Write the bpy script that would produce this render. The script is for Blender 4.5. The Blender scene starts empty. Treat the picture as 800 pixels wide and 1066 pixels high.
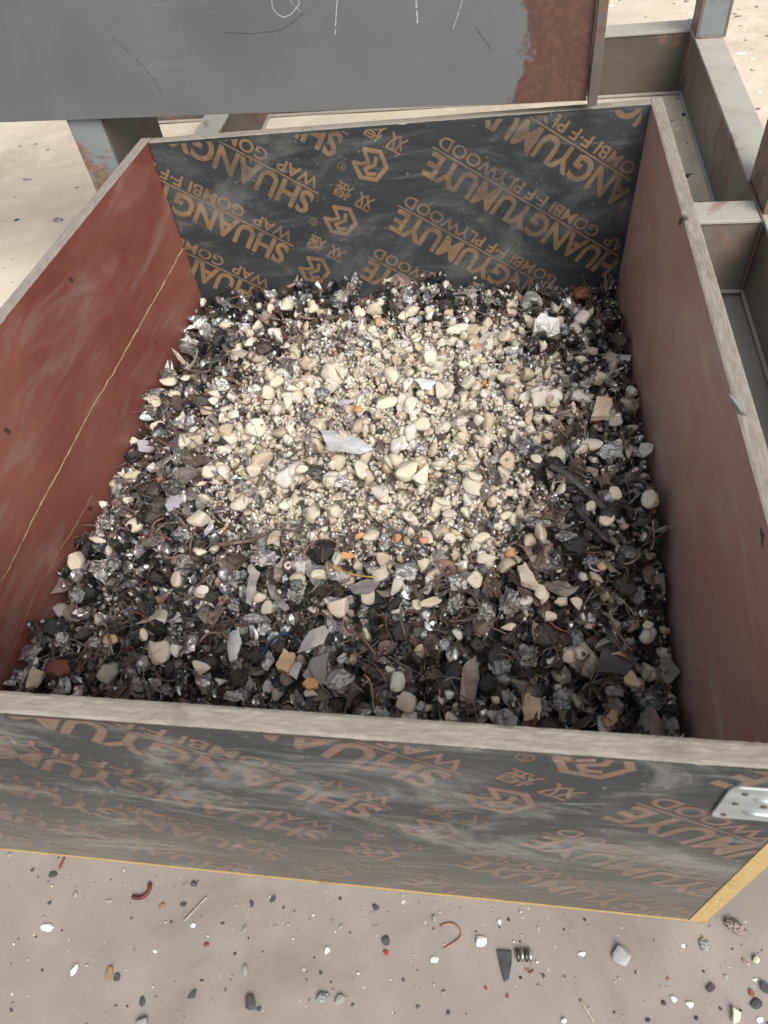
import bpy, bmesh, math, random
import numpy as np
from mathutils import Vector, Matrix, noise as mn
from mathutils.geometry import tessellate_polygon

SC = bpy.context.scene
COL = SC.collection
R = math.radians
rnd = random.Random(7)
rng = np.random.default_rng(7)

# ------------------------------------------------------------------ camera
F_PX = 764.18
CAM = np.array([-0.2392, -0.1957, 0.9674])
def rot3(rx, ry, rz):
    c, s = math.cos, math.sin
    X = np.array([[1,0,0],[0,c(rx),-s(rx)],[0,s(rx),c(rx)]])
    Y = np.array([[c(ry),0,s(ry)],[0,1,0],[-s(ry),0,c(ry)]])
    Z = np.array([[c(rz),-s(rz),0],[s(rz),c(rz),0],[0,0,1]])
    return Z @ Y @ X
CR = rot3(0.67629, 0.10181, 0.11415)
cam_data = bpy.data.cameras.new('camera')
cam = bpy.data.objects.new('camera', cam_data); COL.objects.link(cam)
M4 = Matrix([list(CR[i]) + [CAM[i]] for i in range(3)] + [[0,0,0,1]])
cam.matrix_world = M4
cam_data.sensor_fit = 'VERTICAL'; cam_data.sensor_height = 36; cam_data.sensor_width = 27
cam_data.lens = F_PX / 1066 * 36
cam_data.clip_start = 0.02; cam_data.clip_end = 2000
cam_data.dof.use_dof = True; cam_data.dof.focus_distance = 1.12; cam_data.dof.aperture_fstop = 11
SC.camera = cam

# ------------------------------------------------------------------ light
SUN_DIR = Vector((0.50, -0.82, 0.98)).normalized()
elev = math.asin(SUN_DIR.z); azim = math.atan2(SUN_DIR.x, SUN_DIR.y)
w = bpy.data.worlds.new('World'); SC.world = w; w.use_nodes = True
wn = w.node_tree.nodes; bg = wn['Background']
sky = wn.new('ShaderNodeTexSky'); sky.sky_type = 'NISHITA'; sky.sun_disc = False
sky.sun_elevation = elev; sky.sun_rotation = azim
sky.air_density = 1.0; sky.dust_density = 6.0; sky.ozone_density = 0.6
hs = wn.new('ShaderNodeHueSaturation'); hs.inputs['Saturation'].default_value = .30
w.node_tree.links.new(sky.outputs[0], hs.inputs['Color']); w.node_tree.links.new(hs.outputs[0], bg.inputs[0]); bg.inputs[1].default_value = 0.13
sd = bpy.data.lights.new('sun', 'SUN'); sd.energy = 1.3; sd.angle = R(36); sd.color = (1, .955, .88)
so = bpy.data.objects.new('sun', sd); COL.objects.link(so)
so.rotation_euler = SUN_DIR.to_track_quat('Z', 'Y').to_euler()
SC.view_settings.view_transform = 'Standard'; SC.view_settings.look = 'None'
SC.view_settings.exposure = 0.55; SC.view_settings.gamma = 1
SC.cycles.max_bounces = 6; SC.cycles.diffuse_bounces = 3; SC.cycles.glossy_bounces = 3

# ------------------------------------------------------------------ material helpers
class NT:
    def __init__(s, name):
        s.m = bpy.data.materials.new(name); s.m.use_nodes = True
        s.t = s.m.node_tree; s.b = s.t.nodes['Principled BSDF']
    def n(s, kind, **kw):
        nd = s.t.nodes.new(kind)
        for k, v in kw.items(): setattr(nd, k, v)
        return nd
    def put(s, sock, v):
        if hasattr(v, 'is_linked') or isinstance(v, bpy.types.NodeSocket): s.t.links.new(v, sock)
        elif isinstance(v, tuple) and len(v) == 3 and sock.type == 'RGBA': sock.default_value = (*v, 1)
        else: sock.default_value = v
    def coord(s, scale=(1,1,1), rot=(0,0,0), loc=(0,0,0)):
        tc = s.n('ShaderNodeTexCoord'); mp = s.n('ShaderNodeMapping')
        s.t.links.new(tc.outputs['Object'], mp.inputs[0])
        mp.inputs['Scale'].default_value = scale; mp.inputs['Rotation'].default_value = rot; mp.inputs['Location'].default_value = loc
        return mp.outputs[0]
    def noise(s, scale=5, detail=5, rough=.55, co=None, dist=0.):
        nd = s.n('ShaderNodeTexNoise')
        nd.inputs['Scale'].default_value = scale; nd.inputs['Detail'].default_value = detail
        nd.inputs['Roughness'].default_value = rough; nd.inputs['Distortion'].default_value = dist
        s.t.links.new(co if co is not None else s.coord(), nd.inputs['Vector'])
        return nd.outputs[0]
    def ramp(s, v, a, b, c0=0., c1=1.):
        nd = s.n('ShaderNodeMapRange'); nd.interpolation_type = 'SMOOTHSTEP'
        s.put(nd.inputs[0], v)
        for i, x in zip((1,2,3,4), (a,b,c0,c1)): nd.inputs[i].default_value = x
        return nd.outputs[0]
    def mix(s, f, a, b):
        nd = s.n('ShaderNodeMix', data_type='RGBA'); s.put(nd.inputs[0], f)
        s.put(nd.inputs[6], a); s.put(nd.inputs[7], b); return nd.outputs[2]
    def math(s, op, a, b=0.):
        nd = s.n('ShaderNodeMath', operation=op); s.put(nd.inputs[0], a); s.put(nd.inputs[1], b); return nd.outputs[0]
    def bump(s, h, strength=.3, dist=.001):
        nd = s.n('ShaderNodeBump'); s.put(nd.inputs['Height'], h)
        nd.inputs['Strength'].default_value = strength; nd.inputs['Distance'].default_value = dist
        s.t.links.new(nd.outputs[0], s.b.inputs['Normal'])
    def set(s, **kw):
        for k, v in kw.items(): s.put(s.b.inputs[{'col':'Base Color','rough':'Roughness','metal':'Metallic','spec':'Specular IOR Level','alpha':'Alpha','coat':'Coat Weight'}[k]], v)
        return s.m

MAT = {}
def film(name, base, base2, ink, dust_amt=1., side='x', back=False):
    """phenolic film of the boards: dark film, brown ink, pale scuffs and dust"""
    n = NT(name)
    st = (1.2, 6, 9) if side == 'x' else (6, 1.2, 9)
    big = n.noise(3.2, 4, .6, n.coord())
    sc1 = n.noise(4.0, 8, .68, n.coord(st), .8)
    sc2 = n.noise(26, 6, .7, n.coord((1, 1, 3.5), (0, .25, 0)))
    fine = n.noise(160, 3, .6)
    c = n.mix(n.ramp(big, .35, .7), base, base2)
    if ink is not None:
        wa = n.math('MULTIPLY', n.noise(13, 8, .75, n.coord((1,1,1.6))), .5)
        wb = n.math('MULTIPLY', n.noise(3.3, 5, .65, n.coord(loc=(4,2,1))), .5)
        worn = n.ramp(n.math('ADD', wa, wb), .40, .60)
        c2 = n.mix(n.math('MULTIPLY', worn, (.60 if not back else .62)), ink, c)
        c = c2
    # pale scuffs
    m1 = n.ramp(sc1, .56, .80)
    m2 = n.math('MULTIPLY', n.ramp(sc2, .58, .78), n.ramp(big, .42, .62))
    m = n.math('MULTIPLY', n.math('MAXIMUM', m1, m2), .42 * dust_amt)
    c = n.mix(m, c, (.40, .38, .345))
    cl = n.noise(4.2, 9, .72, n.coord((.8, 1, 1.9), (0, R(9), 0), (.3, 0, .2)), 1.1)
    c = n.mix(n.math('MULTIPLY', n.ramp(cl, .47, .74), .62 * dust_amt), c, (.27, .265, .25))
    sm = n.noise(9, 9, .8, n.coord((.55, 1, 3.2), (0, R(14), 0)), .7)
    c = n.mix(n.math('MULTIPLY', n.ramp(sm, .60, .74), .5 * dust_amt), c, (.46, .46, .44))
    if not back and side == 'x':   # road dust splashed on the lower part of the front board
        sx = n.n('ShaderNodeSeparateXYZ'); n.t.links.new(n.coord(), sx.inputs[0])
        low = n.ramp(n.math('ADD', sx.outputs[2], n.math('MULTIPLY', sc1, .22)), .12, .46, .42, .0)
        c = n.mix(low, c, (.20, .182, .16))
    c = n.mix(n.math('MULTIPLY', n.ramp(fine, .64, .74), .25), c, (.5, .47, .42))
    r = n.ramp(sc1, .3, .8, .34, .62)
    n.bump(n.math('ADD', n.math('MULTIPLY', sc2, .5), fine), .22, .0006)
    return n.set(col=c, rough=r, spec=.45)
MAT['film'] = film('film_dark', (.022,.025,.025), (.042,.044,.042), None, 1.35)
MAT['ink'] = film('film_ink', (.022,.025,.025), (.042,.044,.042), (.155,.10,.071), 1.35)
MAT['film_b'] = film('film_dark_back', (.024,.030,.031), (.045,.053,.054), None, .6, back=True)
MAT['ink_b'] = film('film_ink_back', (.024,.030,.031), (.045,.053,.054), (.225,.140,.076), .5, back=True)

def redfilm(name, a, b, dust, dm=.3):
    n = NT(name)
    big = n.noise(3.0, 5, .6, n.coord((1,1,1.3)))
    fl = n.noise(5.0, 8, .68, n.coord((2,1.2,4), (R(40),0,0)), .8)
    gr = n.noise(34, 6, .7, n.coord((1,.45,1),(R(35),0,0)), .5)
    c = n.mix(n.ramp(big, .3, .7), a, b)
    c = n.mix(n.math('MULTIPLY', n.ramp(fl, .46, .78), dm), c, dust)
    c = n.mix(n.math('MULTIPLY', n.ramp(gr, .5, .75), .22), c, (b[0]*1.5, b[1]*1.8, b[2]*1.6))
    c = n.mix(n.ramp(n.noise(38, 2, .5), .74, .77), c, (.05,.035,.03))
    n.bump(n.math('ADD', gr, fl), .12, .0006)
    return n.set(col=c, rough=n.ramp(fl, .3, .8, .38, .6), spec=.4)
MAT['red_l'] = redfilm('film_red_left', (.165,.046,.037), (.235,.092,.070), (.31,.215,.185), .6)
MAT['red_r'] = redfilm('film_red_right', (.42,.245,.210), (.48,.32,.275), (.52,.44,.39), .8)  # paler and greyer than the left film: glare on this wall put into colour

def plyedge(name, a, b, dirt, st=(1,1,1)):
    n = NT(name)
    f1 = n.noise(420, 4, .7, n.coord(st)); f2 = n.noise(22, 6, .7); f3 = n.noise(150, 5, .65, n.coord(st))
    c = n.mix(n.ramp(f1, .3, .72), a, b)
    c = n.mix(n.math('MULTIPLY', n.ramp(f2, .5, .72), .7), c, dirt)
    c = n.mix(n.ramp(f3, .67, .73), c, (.14,.11,.09))
    n.bump(n.math('ADD', f1, f3), .45, .0005)
    return n.set(col=c, rough=.9, spec=.15)
for ax, st_ in (('x', (.12,1,1)), ('y', (1,.12,1))):
    MAT['rim'+ax] = plyedge('plywood_cut_edge', (.20,.180,.152), (.305,.278,.238), (.145,.125,.104), st_)
    MAT['rim2'+ax] = plyedge('plywood_ply_line', (.20,.178,.150), (.295,.265,.226), (.165,.142,.118), st_)
MAT['rim'] = MAT['rimx']
MAT['yellow'] = plyedge('plywood_fresh_edge', (.35,.24,.09), (.50,.385,.19), (.20,.14,.075))
MAT['split'] = plyedge('split_wood', (.42,.24,.15), (.62,.44,.31), (.36,.2,.12))

def steel(name, base, base2, rust_amt, dust=0., rust=(.105,.052,.038), edge=None):
    n = NT(name)
    a = n.noise(2.2, 5, .6); b = n.noise(7, 8, .72, None, .4); g = n.noise(90, 4, .6)
    c = n.mix(n.ramp(a, .35, .68), base, base2)
    m = n.ramp(b, .72 - rust_amt*.35, .80 - rust_amt*.35)
    rc = n.mix(n.ramp(g, .3, .7), rust, (rust[0]*1.7, rust[1]*2.0, rust[2]*1.9))
    c = n.mix(m, c, rc)
    scr = n.noise(6, 8, .7, n.coord((1,1,14), (0,R(12),0)))
    c = n.mix(n.math('MULTIPLY', n.ramp(scr, .6, .8), .25), c, (.30,.30,.28))
    c = n.mix(n.math('MULTIPLY', n.ramp(n.noise(11, 7, .7, n.coord(loc=(5,1,3))), .48, .70), .45), c, (.085,.068,.055))
    if dust: c = n.mix(n.math('MULTIPLY', n.ramp(n.noise(5, 5, .6), .3, .6, .4, 1.), dust), c, (.52,.49,.43))
    n.bump(n.math('ADD', g, n.math('MULTIPLY', m, .6)), .25, .0008)
    return n.set(col=c, rough=n.ramp(m, 0, 1, .5, .85), spec=.4, metal=.0)
MAT['mill'] = steel('mill_scale_steel', (.105,.122,.132), (.155,.172,.18), .25)
MAT['rusty'] = steel('rusted_steel', (.135,.075,.055), (.115,.09,.08), .9, 0, (.13,.055,.035))
MAT['endp'] = steel('rusted_plate_steel', (.085,.062,.053), (.125,.12,.118), .6, .05)
MAT['web'] = steel('brown_steel', (.044,.033,.027), (.070,.054,.045), .55, .10)
MAT['web2'] = steel('dusty_brown_steel', (.068,.051,.042), (.108,.086,.073), .5, .16)
MAT['flange'] = steel('dusty_flange_steel', (.25,.24,.215), (.34,.325,.285), .35, .4)
MAT['post'] = steel('dark_rusted_post_steel', (.12,.07,.055), (.15,.10,.085), .7, .08)
MAT['legf'] = steel('blue_grey_steel', (.14,.168,.175), (.20,.225,.232), .6, .03, (.12,.068,.050))

def groundmat(name, a, b, spots, cr):
    n = NT(name)
    big = n.noise(1.3, 6, .62); mid = n.noise(9, 6, .65); fine = n.noise(170, 4, .65); sp = n.noise(75, 3, .55); wp = n.noise(115, 2, .5, n.coord(loc=(3,1,0)))
    c = n.mix(n.ramp(big, .32, .7), a, b)
    bl = n.noise(3.6, 8, .7, n.coord(loc=(7,3,0)), .6)
    c = n.mix(n.math('MULTIPLY', n.ramp(bl, .48, .66), .5), c, (a[0]*.72, a[1]*.70, a[2]*.68))
    c = n.mix(n.math('MULTIPLY', n.ramp(mid, .42, .7), .5), c, cr)
    c = n.mix(n.math('MULTIPLY', n.ramp(sp, .70, .74), .75), c, spots)
    c = n.mix(n.math('MULTIPLY', n.ramp(wp, .73, .76), .6), c, (.72,.69,.64))
    n.bump(n.math('ADD', fine, n.math('MULTIPLY', mid, 2.)), .35, .0012)
    return n.set(col=c, rough=.88, spec=.25)
MAT['concrete'] = groundmat('shade_toned_dusty_concrete', (.236,.209,.188), (.290,.260,.237), (.11,.09,.08), (.34,.30,.27))  # shade over the near ground is put into this darker colour
MAT['yard'] = groundmat('sun_toned_pale_sand', (.52,.45,.355), (.61,.55,.45), (.30,.25,.20), (.70,.64,.54))  # pale sand, with the sunlight on the far ground put into its colour

def tint(name, rough, metal=0., spec=.4, var=.25, bs=300, bstr=.3, coat=0.):
    n = NT(name); at = n.n('ShaderNodeAttribute', attribute_name='tint')
    a = n.noise(bs, 4, .6); b = n.noise(70, 3, .6)
    hsv = n.n('ShaderNodeHueSaturation'); n.t.links.new(at.outputs['Color'], hsv.inputs['Color'])
    n.put(hsv.inputs['Value'], n.ramp(b, .25, .75, 1-var, 1+var*.8))
    n.bump(a, bstr, .0008)
    n.b.inputs['Coat Weight'].default_value = coat
    out = hsv.outputs[0]
    if name == 'chalky_stone':
        pt = n.ramp(n.noise(55, 4, .6, n.coord(loc=(1,5,2))), .56, .70)
        mul = n.n('ShaderNodeMix', data_type='RGBA', blend_type='MULTIPLY'); n.put(mul.inputs[0], n.math('MULTIPLY', pt, .4)); n.put(mul.inputs[6], out); n.put(mul.inputs[7], (.80,.62,.42)); out = mul.outputs[2]
    if name == 'crumpled_metal':
        out = n.mix(n.math('MULTIPLY', n.ramp(n.noise(38, 5, .7, n.coord(loc=(2,5,8))), .48, .68), .6), out, (.13, .095, .07))
    return n.set(col=out, rough=rough, metal=metal, spec=spec)
MAT['stone'] = tint('chalky_stone', .82, 0, .3, .16, 260, .35)
MAT['metal'] = tint('crumpled_metal', .24, .85, .5, .5, 240, .7)
MAT['metal_dull'] = tint('dusty_metal_crumbs', .42, .75, .5, .45, 200, .5)
MAT['matte'] = tint('dull_scrap', .6, 0, .45, .4, 160, .6)
MAT['wet'] = tint('glossy_dark_scrap', .20, .25, .7, .4, 140, .8)
MAT['flake'] = tint('scrap_sheet', .48, .15, .5, .35, 120, .35)
n_ = NT('galvanised_plate'); g_ = n_.noise(14, 5, .6, n_.coord((1,1,5)))
n_.bump(n_.noise(200,3,.6), .12, .0005)
MAT['galv'] = n_.set(col=n_.mix(n_.ramp(g_, .3, .7), (.33,.36,.365), (.45,.475,.475)), rough=n_.ramp(g_, .3,.7,.34,.5), metal=.55)
n_ = NT('chalk'); MAT['chalk'] = n_.set(col=(.40,.43,.45), rough=.95)
n_ = NT('dark_hole'); MAT['hole'] = n_.set(col=(.05,.045,.04), rough=.7)

# ------------------------------------------------------------------ object helpers
def tag(o, label=None, cat=None, group=None, kind=None):
    for k, v in (('label',label),('category',cat),('group',group),('kind',kind)):
        if v: o[k] = v
    return o
def empty(name, loc, label, cat, group=None):
    o = bpy.data.objects.new(name, None); COL.objects.link(o); o.location = loc; o.empty_display_size = .05
    return tag(o, label, cat, group)
def link(name, me, parent=None, loc=None):
    o = bpy.data.objects.new(name, me); COL.objects.link(o)
    if loc is not None: o.location = loc
    if parent:
        o.parent = parent
        if loc is None: o.location = -Vector(parent.location)   # mesh is in world coordinates
    return o
def mesh(name, verts, faces, mats, mi=None, smooth=False, col=None):
    me = bpy.data.meshes.new(name)
    me.from_pydata([tuple(v) for v in verts], [], [tuple(f) for f in faces])
    for m in mats: me.materials.append(m)
    if mi is not None: me.polygons.foreach_set('material_index', np.array(mi, dtype=np.int32))
    me.polygons.foreach_set('use_smooth', np.full(len(me.polygons), smooth))
    if col is not None:
        at = me.color_attributes.new('tint', 'FLOAT_COLOR', 'POINT')
        c = np.ones((len(me.vertices), 4), dtype=np.float32); c[:, :3] = col
        at.data.foreach_set('color', c.ravel())
    me.update(); return me
class MB:
    def __init__(s): s.v=[]; s.f=[]; s.m=[]
    def box(s, lo, hi, m=0):
        b=len(s.v); (x0,y0,z0),(x1,y1,z1)=lo,hi
        s.v+=[(x0,y0,z0),(x1,y0,z0),(x1,y1,z0),(x0,y1,z0),(x0,y0,z1),(x1,y0,z1),(x1,y1,z1),(x0,y1,z1)]
        for q in ((0,3,2,1),(4,5,6,7),(0,1,5,4),(1,2,6,5),(2,3,7,6),(3,0,4,7)): s.f.append([b+i for i in q]); s.m.append(m)
    def add(s, v, f, m=0):
        b=len(s.v); s.v+= [tuple(p) for p in v]
        for q in f: s.f.append([b+i for i in q]); s.m.append(m)
    def tube(s, pts, r, sides=6, m=0, flat=1., taper=True):
        b=len(s.v); n=len(pts); pts=[Vector(p) for p in pts]
        up=Vector((0,0,1))
        for i,p in enumerate(pts):
            d=(pts[min(i+1,n-1)]-pts[max(i-1,0)]).normalized()
            a=d.cross(up); a=a.normalized() if a.length>1e-4 else Vector((1,0,0)); c=a.cross(d)
            rr=r*(.45 if taper and i in (0,n-1) else 1)
            for k in range(sides):
                t=2*math.pi*k/sides; s.v.append(tuple(p+a*math.cos(t)*rr+c*math.sin(t)*rr*flat))
        for i in range(n-1):
            for k in range(sides):
                k2=(k+1)%sides; s.f.append([b+i*sides+k,b+i*sides+k2,b+(i+1)*sides+k2,b+(i+1)*sides+k]); s.m.append(m)
        s.f.append([b+k for k in range(sides)][::-1]); s.f.append([b+(n-1)*sides+k for k in range(sides)]); s.m+=[m,m]
    def build(s, name, mats, parent=None, bevel=0., smooth=False, col=None):
        me=mesh(name,s.v,s.f,mats,s.m,smooth,col)
        o=link(name,me,parent)
        if bevel:
            md=o.modifiers.new('bevel','BEVEL'); md.width=bevel; md.segments=2; md.limit_method='ANGLE'
        return o

def ray(px, py): return CR @ np.array([(px-400)/F_PX, -(py-533)/F_PX, -1.])
def at_z(px, py, z): d = ray(px, py); return CAM + d*((z-CAM[2])/d[2])

# ------------------------------------------------------------------ ground
def sheet(name, x0,x1,y0,y1,z,mat,label=None):
    me=mesh(name,[(x0,y0,z),(x1,y0,z),(x1,y1,z),(x0,y1,z)],[(0,1,2,3)],[MAT[mat]])
    return tag(link(name,me),kind='structure')
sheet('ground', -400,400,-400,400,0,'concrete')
# sandy yard, sunlight put into its pale colour: gently uneven sheet, ragged near edge
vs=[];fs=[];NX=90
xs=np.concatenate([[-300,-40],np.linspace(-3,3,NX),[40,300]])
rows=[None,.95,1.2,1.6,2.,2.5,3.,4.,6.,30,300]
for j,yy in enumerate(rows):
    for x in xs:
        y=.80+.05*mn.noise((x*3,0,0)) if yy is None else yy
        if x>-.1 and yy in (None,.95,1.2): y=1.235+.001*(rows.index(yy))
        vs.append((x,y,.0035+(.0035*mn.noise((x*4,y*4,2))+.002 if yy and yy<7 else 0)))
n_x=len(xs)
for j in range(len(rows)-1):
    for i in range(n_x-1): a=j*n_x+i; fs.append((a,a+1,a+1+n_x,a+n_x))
tag(link('sun_toned_sandy_yard',mesh('sun_toned_sandy_yard',vs,fs,[MAT['yard']],smooth=True)),kind='structure')

# ------------------------------------------------------------------ the box
W,D,H,T,LF = .9119,1.0246,.4536,.018,-.009
FRt=np.array([0,0,H]);FLt=np.array([-W,0,H]);BRt=np.array([-.0054,D,H]);BLt=np.array([-.8331,.9818,H])
FRb=np.array([0,LF,0.]);FLb=np.array([-W,LF,0.]);BRb=np.array([-.0131,D,0.]);BLb=np.array([-.8315,.9818,0.])
Z0=.005
crate = empty('plywood_box',(-.45,.5,0),'open topped square box of printed black and red faced plywood holding the scrap heap','box')

def panel(name, A0,A1,B0,B1, inward, mats, seed, top_drop=0., ends=(True,True)):
    """A0-A1: outer top edge, B0-B1: outer bottom edge, inward: thickness direction; mats = outer, rim, ply line, inner, end"""
    N=260; v=[];f=[];mi=[]
    inward=np.array(inward,float)
    across=[0,.14,.32,.42,.60,.70,.86,1.]
    K=len(across)+4
    for i in range(N+1):
        s=i/N; top=A0+(A1-A0)*s; bot=B0+(B1-B0)*s; bot=bot.copy(); bot[2]=Z0
        L=np.linalg.norm(A1-A0)*s
        sub=top+(bot-top)*(.0042/H)
        v.append(bot); v.append(sub)
        for k,a in enumerate(across):
            p=top+inward*T*a; p=p.copy()
            j=mn.noise((L*170,seed*7+k*3.1,1))*.0003+mn.noise((L*45,seed*3+k*.4,5))*.0001
            p[2]+= j-top_drop
            if k in (0,len(across)-1):
                e=mn.noise((L*230,seed+k,9))*.0004+mn.noise((L*60,seed+k,4))*.0001
                p+=inward*(e if k==0 else e); p[2]-=.0009+max(0,mn.noise((L*30,seed*5+k,3))-.42)*.006
            v.append(p)
        v.append(sub+inward*T); v.append(bot+inward*T)
    for i in range(N):
        for k in range(K-1):
            a=i*K+k; f.append((a,a+1,a+K+1,a+K))
            mi.append(0 if k<2 else (3 if k>=K-3 else (2 if k in (4,6,8) else 1)))
        f.append((i*K+K-1,i*K,(i+1)*K,(i+1)*K+K-1)); mi.append(4)
    f.append(tuple(range(K))[::-1]); mi.append(4); f.append(tuple(N*K+k for k in range(K))); mi.append(4)
    return v,f,mi

# ---- printed lettering -------------------------------------------------
def text_mesh(body, bold):
    cu=bpy.data.curves.new('t','FONT'); cu.body=body; cu.size=1; cu.offset=bold; cu.fill_mode='FRONT'; cu.resolution_u=3
    cu.align_x='LEFT'
    o=bpy.data.objects.new('t',cu); COL.objects.link(o)
    dg=bpy.context.evaluated_depsgraph_get(); me=bpy.data.meshes.new_from_object(o.evaluated_get(dg))
    v=np.array([x.co[:2] for x in me.vertices]).reshape(-1,2); f=[tuple(p.vertices) for p in me.polygons]
    bpy.data.objects.remove(o); bpy.data.meshes.remove(me); bpy.data.curves.remove(cu)
    return v,f
def fit_text(body,bold,x0,x1,y0,y1):
    v,f=text_mesh(body,bold)
    lo,hi=v.min(0),v.max(0)
    v=(v-lo)/(hi-lo)*np.array([x1-x0,y1-y0])+np.array([x0,y0]); return v,f
def stroke(pts,wd):
    V=[];Fc=[]
    for a,b in zip(pts[:-1],pts[1:]):
        a=np.array(a,float);b=np.array(b,float);d=(b-a)/np.linalg.norm(b-a);nn=np.array([-d[1],d[0]])*wd/2
        a=a-d*wd*.28;b=b+d*wd*.28;i=len(V);V+=[a+nn,a-nn,b-nn,b+nn];Fc.append((i,i+1,i+2,i+3))
    return np.array(V),Fc
PITCH=.0348; CAP=.0445
def motif():
    """one repeat in its own frame: x along the reading direction from the centre of the S, y up"""
    out=[]
    x0=-PITCH*.45; x1=PITCH*11.45
    out.append(fit_text('SHUANGYUMUYE',.030,x0,x1,-CAP/2,CAP/2))
    yr=-CAP/2-.0030
    out.append(stroke([(x0-.004,yr),(x1+.004,yr)],.0028))
    y1=yr-.0042; y0=y1-.0215
    out.append(fit_text('WAP  GOMBI F·F PLYWOOD',.019,x0+.004,x1,y0,y1))
    cx=-.073; r=.027
    hx=[(cx+r*math.cos(R(a)),r*math.sin(R(a))) for a in (20,80,140,200,260,320)]
    out.append(stroke([hx[0],hx[1],hx[2],hx[3],hx[4],hx[5]],.0072))
    out.append(stroke([hx[5],(cx+.004,-.002),(cx+.013,.006),hx[0]],.006))
    out.append(stroke([(cx-.014,.010),(cx-.004,.016),(cx+.004,.010),(cx-.007,-.003),(cx-.003,-.015)],.0062))
    out.append(fit_text('双',.012,cx-.036,cx-.006,-.066,-.037)); out.append(fit_text('煜',.012,cx+.004,cx+.034,-.066,-.037))
    k=16; ring=[(-.033+.0065*math.cos(2*math.pi*i/k),.026+.0065*math.sin(2*math.pi*i/k)) for i in range(k+1)]
    out.append(stroke(ring,.0012)); out.append(fit_text('R',.01,-.0355,-.0305,.0225,.0295))
    V=[];Fc=[]
    for v,f in out:
        b=len(V); V+=list(map(tuple,v)); Fc+=[tuple(i+b for i in q) for q in f]
    return np.array(V),Fc
MV,MF=motif()
ANG=R(146)
def lettering(S0, xlim, zlim, wav):
    """all repeats laid over a board, clipped to it. returns 2-D verts (x,z) and faces"""
    bm=bmesh.new()
    b=np.array([math.cos(ANG),math.sin(ANG)]);u=np.array([-math.sin(ANG),math.cos(ANG)])
    for c in range(-2,3):
        for r in range(-9,10):
            o=np.array(S0)+b*(-.55*c)+u*(-.050*c+.1135*r)
            P=o+MV[:,:1]*b+MV[:,1:]*u
            if P[:,0].max()<xlim[0] or P[:,0].min()>xlim[1] or P[:,1].max()<zlim[0] or P[:,1].min()>zlim[1]: continue
            vs=[bm.verts.new((p[0],p[1],0)) for p in P]
            for q in MF:
                try: bm.faces.new([vs[i] for i in q])
                except ValueError: pass
    for co,no in (((xlim[0],0,0),(-1,0,0)),((xlim[1],0,0),(1,0,0)),((0,zlim[0],0),(0,-1,0)),((0,zlim[1],0),(0,1,0))):
        bmesh.ops.bisect_plane(bm,geom=bm.verts[:]+bm.edges[:]+bm.faces[:],plane_co=co,plane_no=no,clear_outer=True)
    bm.verts.ensure_lookup_table(); bm.verts.index_update()
    V=[];Fc=[]          # ink laid in very thin steps so that crossing strokes never share a plane
    for k,f in enumerate(bm.faces):
        b0=len(V); V+=[(v.co.x,v.co.y,(k%13)*8e-6) for v in f.verts]; Fc.append(list(range(b0,len(V))))
    bm.free(); return V,Fc

def add_to(v,f,mi,V3,F3,m):
    b=len(v); v+=V3
    for q in F3: f.append([i+b for i in q]); mi.append(m)
def scratch_on(v,f,mi,P0,nrm,pix,wd,m,eps=.0011,seed=1):
    """a ragged pale split along a polyline given on the board"""
    nrm=np.array(nrm,float);nrm/=np.linalg.norm(nrm);pts=[]
    for px,py in pix:
        d=ray(px,py);pts.append(CAM+d*((P0-CAM)@nrm)/(d@nrm))
    dense=[]
    for a,b in zip(pts[:-1],pts[1:]):
        k=max(2,int(np.linalg.norm(b-a)/.006))
        dense+=[a+(b-a)*i/k for i in range(k)]
    dense.append(pts[-1]); n=len(dense); V=[];Fc=[]
    sgn=1 if (CAM-P0)@nrm>0 else -1
    for i,p in enumerate(dense):
        d=dense[min(i+1,n-1)]-dense[max(i-1,0)];d/=np.linalg.norm(d)
        s=np.cross(nrm,d); q=p+s*mn.noise((i*.35,seed,0))*.0022+nrm*sgn*eps
        ww=wd*(.35+.9*abs(mn.noise((i*.6,seed,7)))+.3*mn.noise((i*1.9,seed,3)))
        if i in(0,n-1): ww*=.2
        V+=[q+s*ww/2,q-s*ww/2]
    for i in range(n-1): Fc.append((2*i,2*i+1,2*i+3,2*i+2))
    add_to(v,f,mi,V,Fc,m)

# front board
v,f,mi=panel('front_board',FLt,FRt-[.0125,0,0],FLb,FRb-[.0125,0,0],(0,1,0),None,1)
tv,tf=lettering((-.290,.388),(-W+.001,-.0135),(Z0+.002,H-.0045),None)
lean=lambda z:LF*(1-z/H)
add_to(v,f,mi,[np.array([x,lean((z-Z0)/(H-Z0)*H)-.00012-q,z]) for x,z,q in tv],tf,5)
link('front_board',mesh('front_board',v,f,[MAT['film'],MAT['rimx'],MAT['rim2x'],MAT['red_r'],MAT['yellow'],MAT['ink']],mi),crate)
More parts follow.
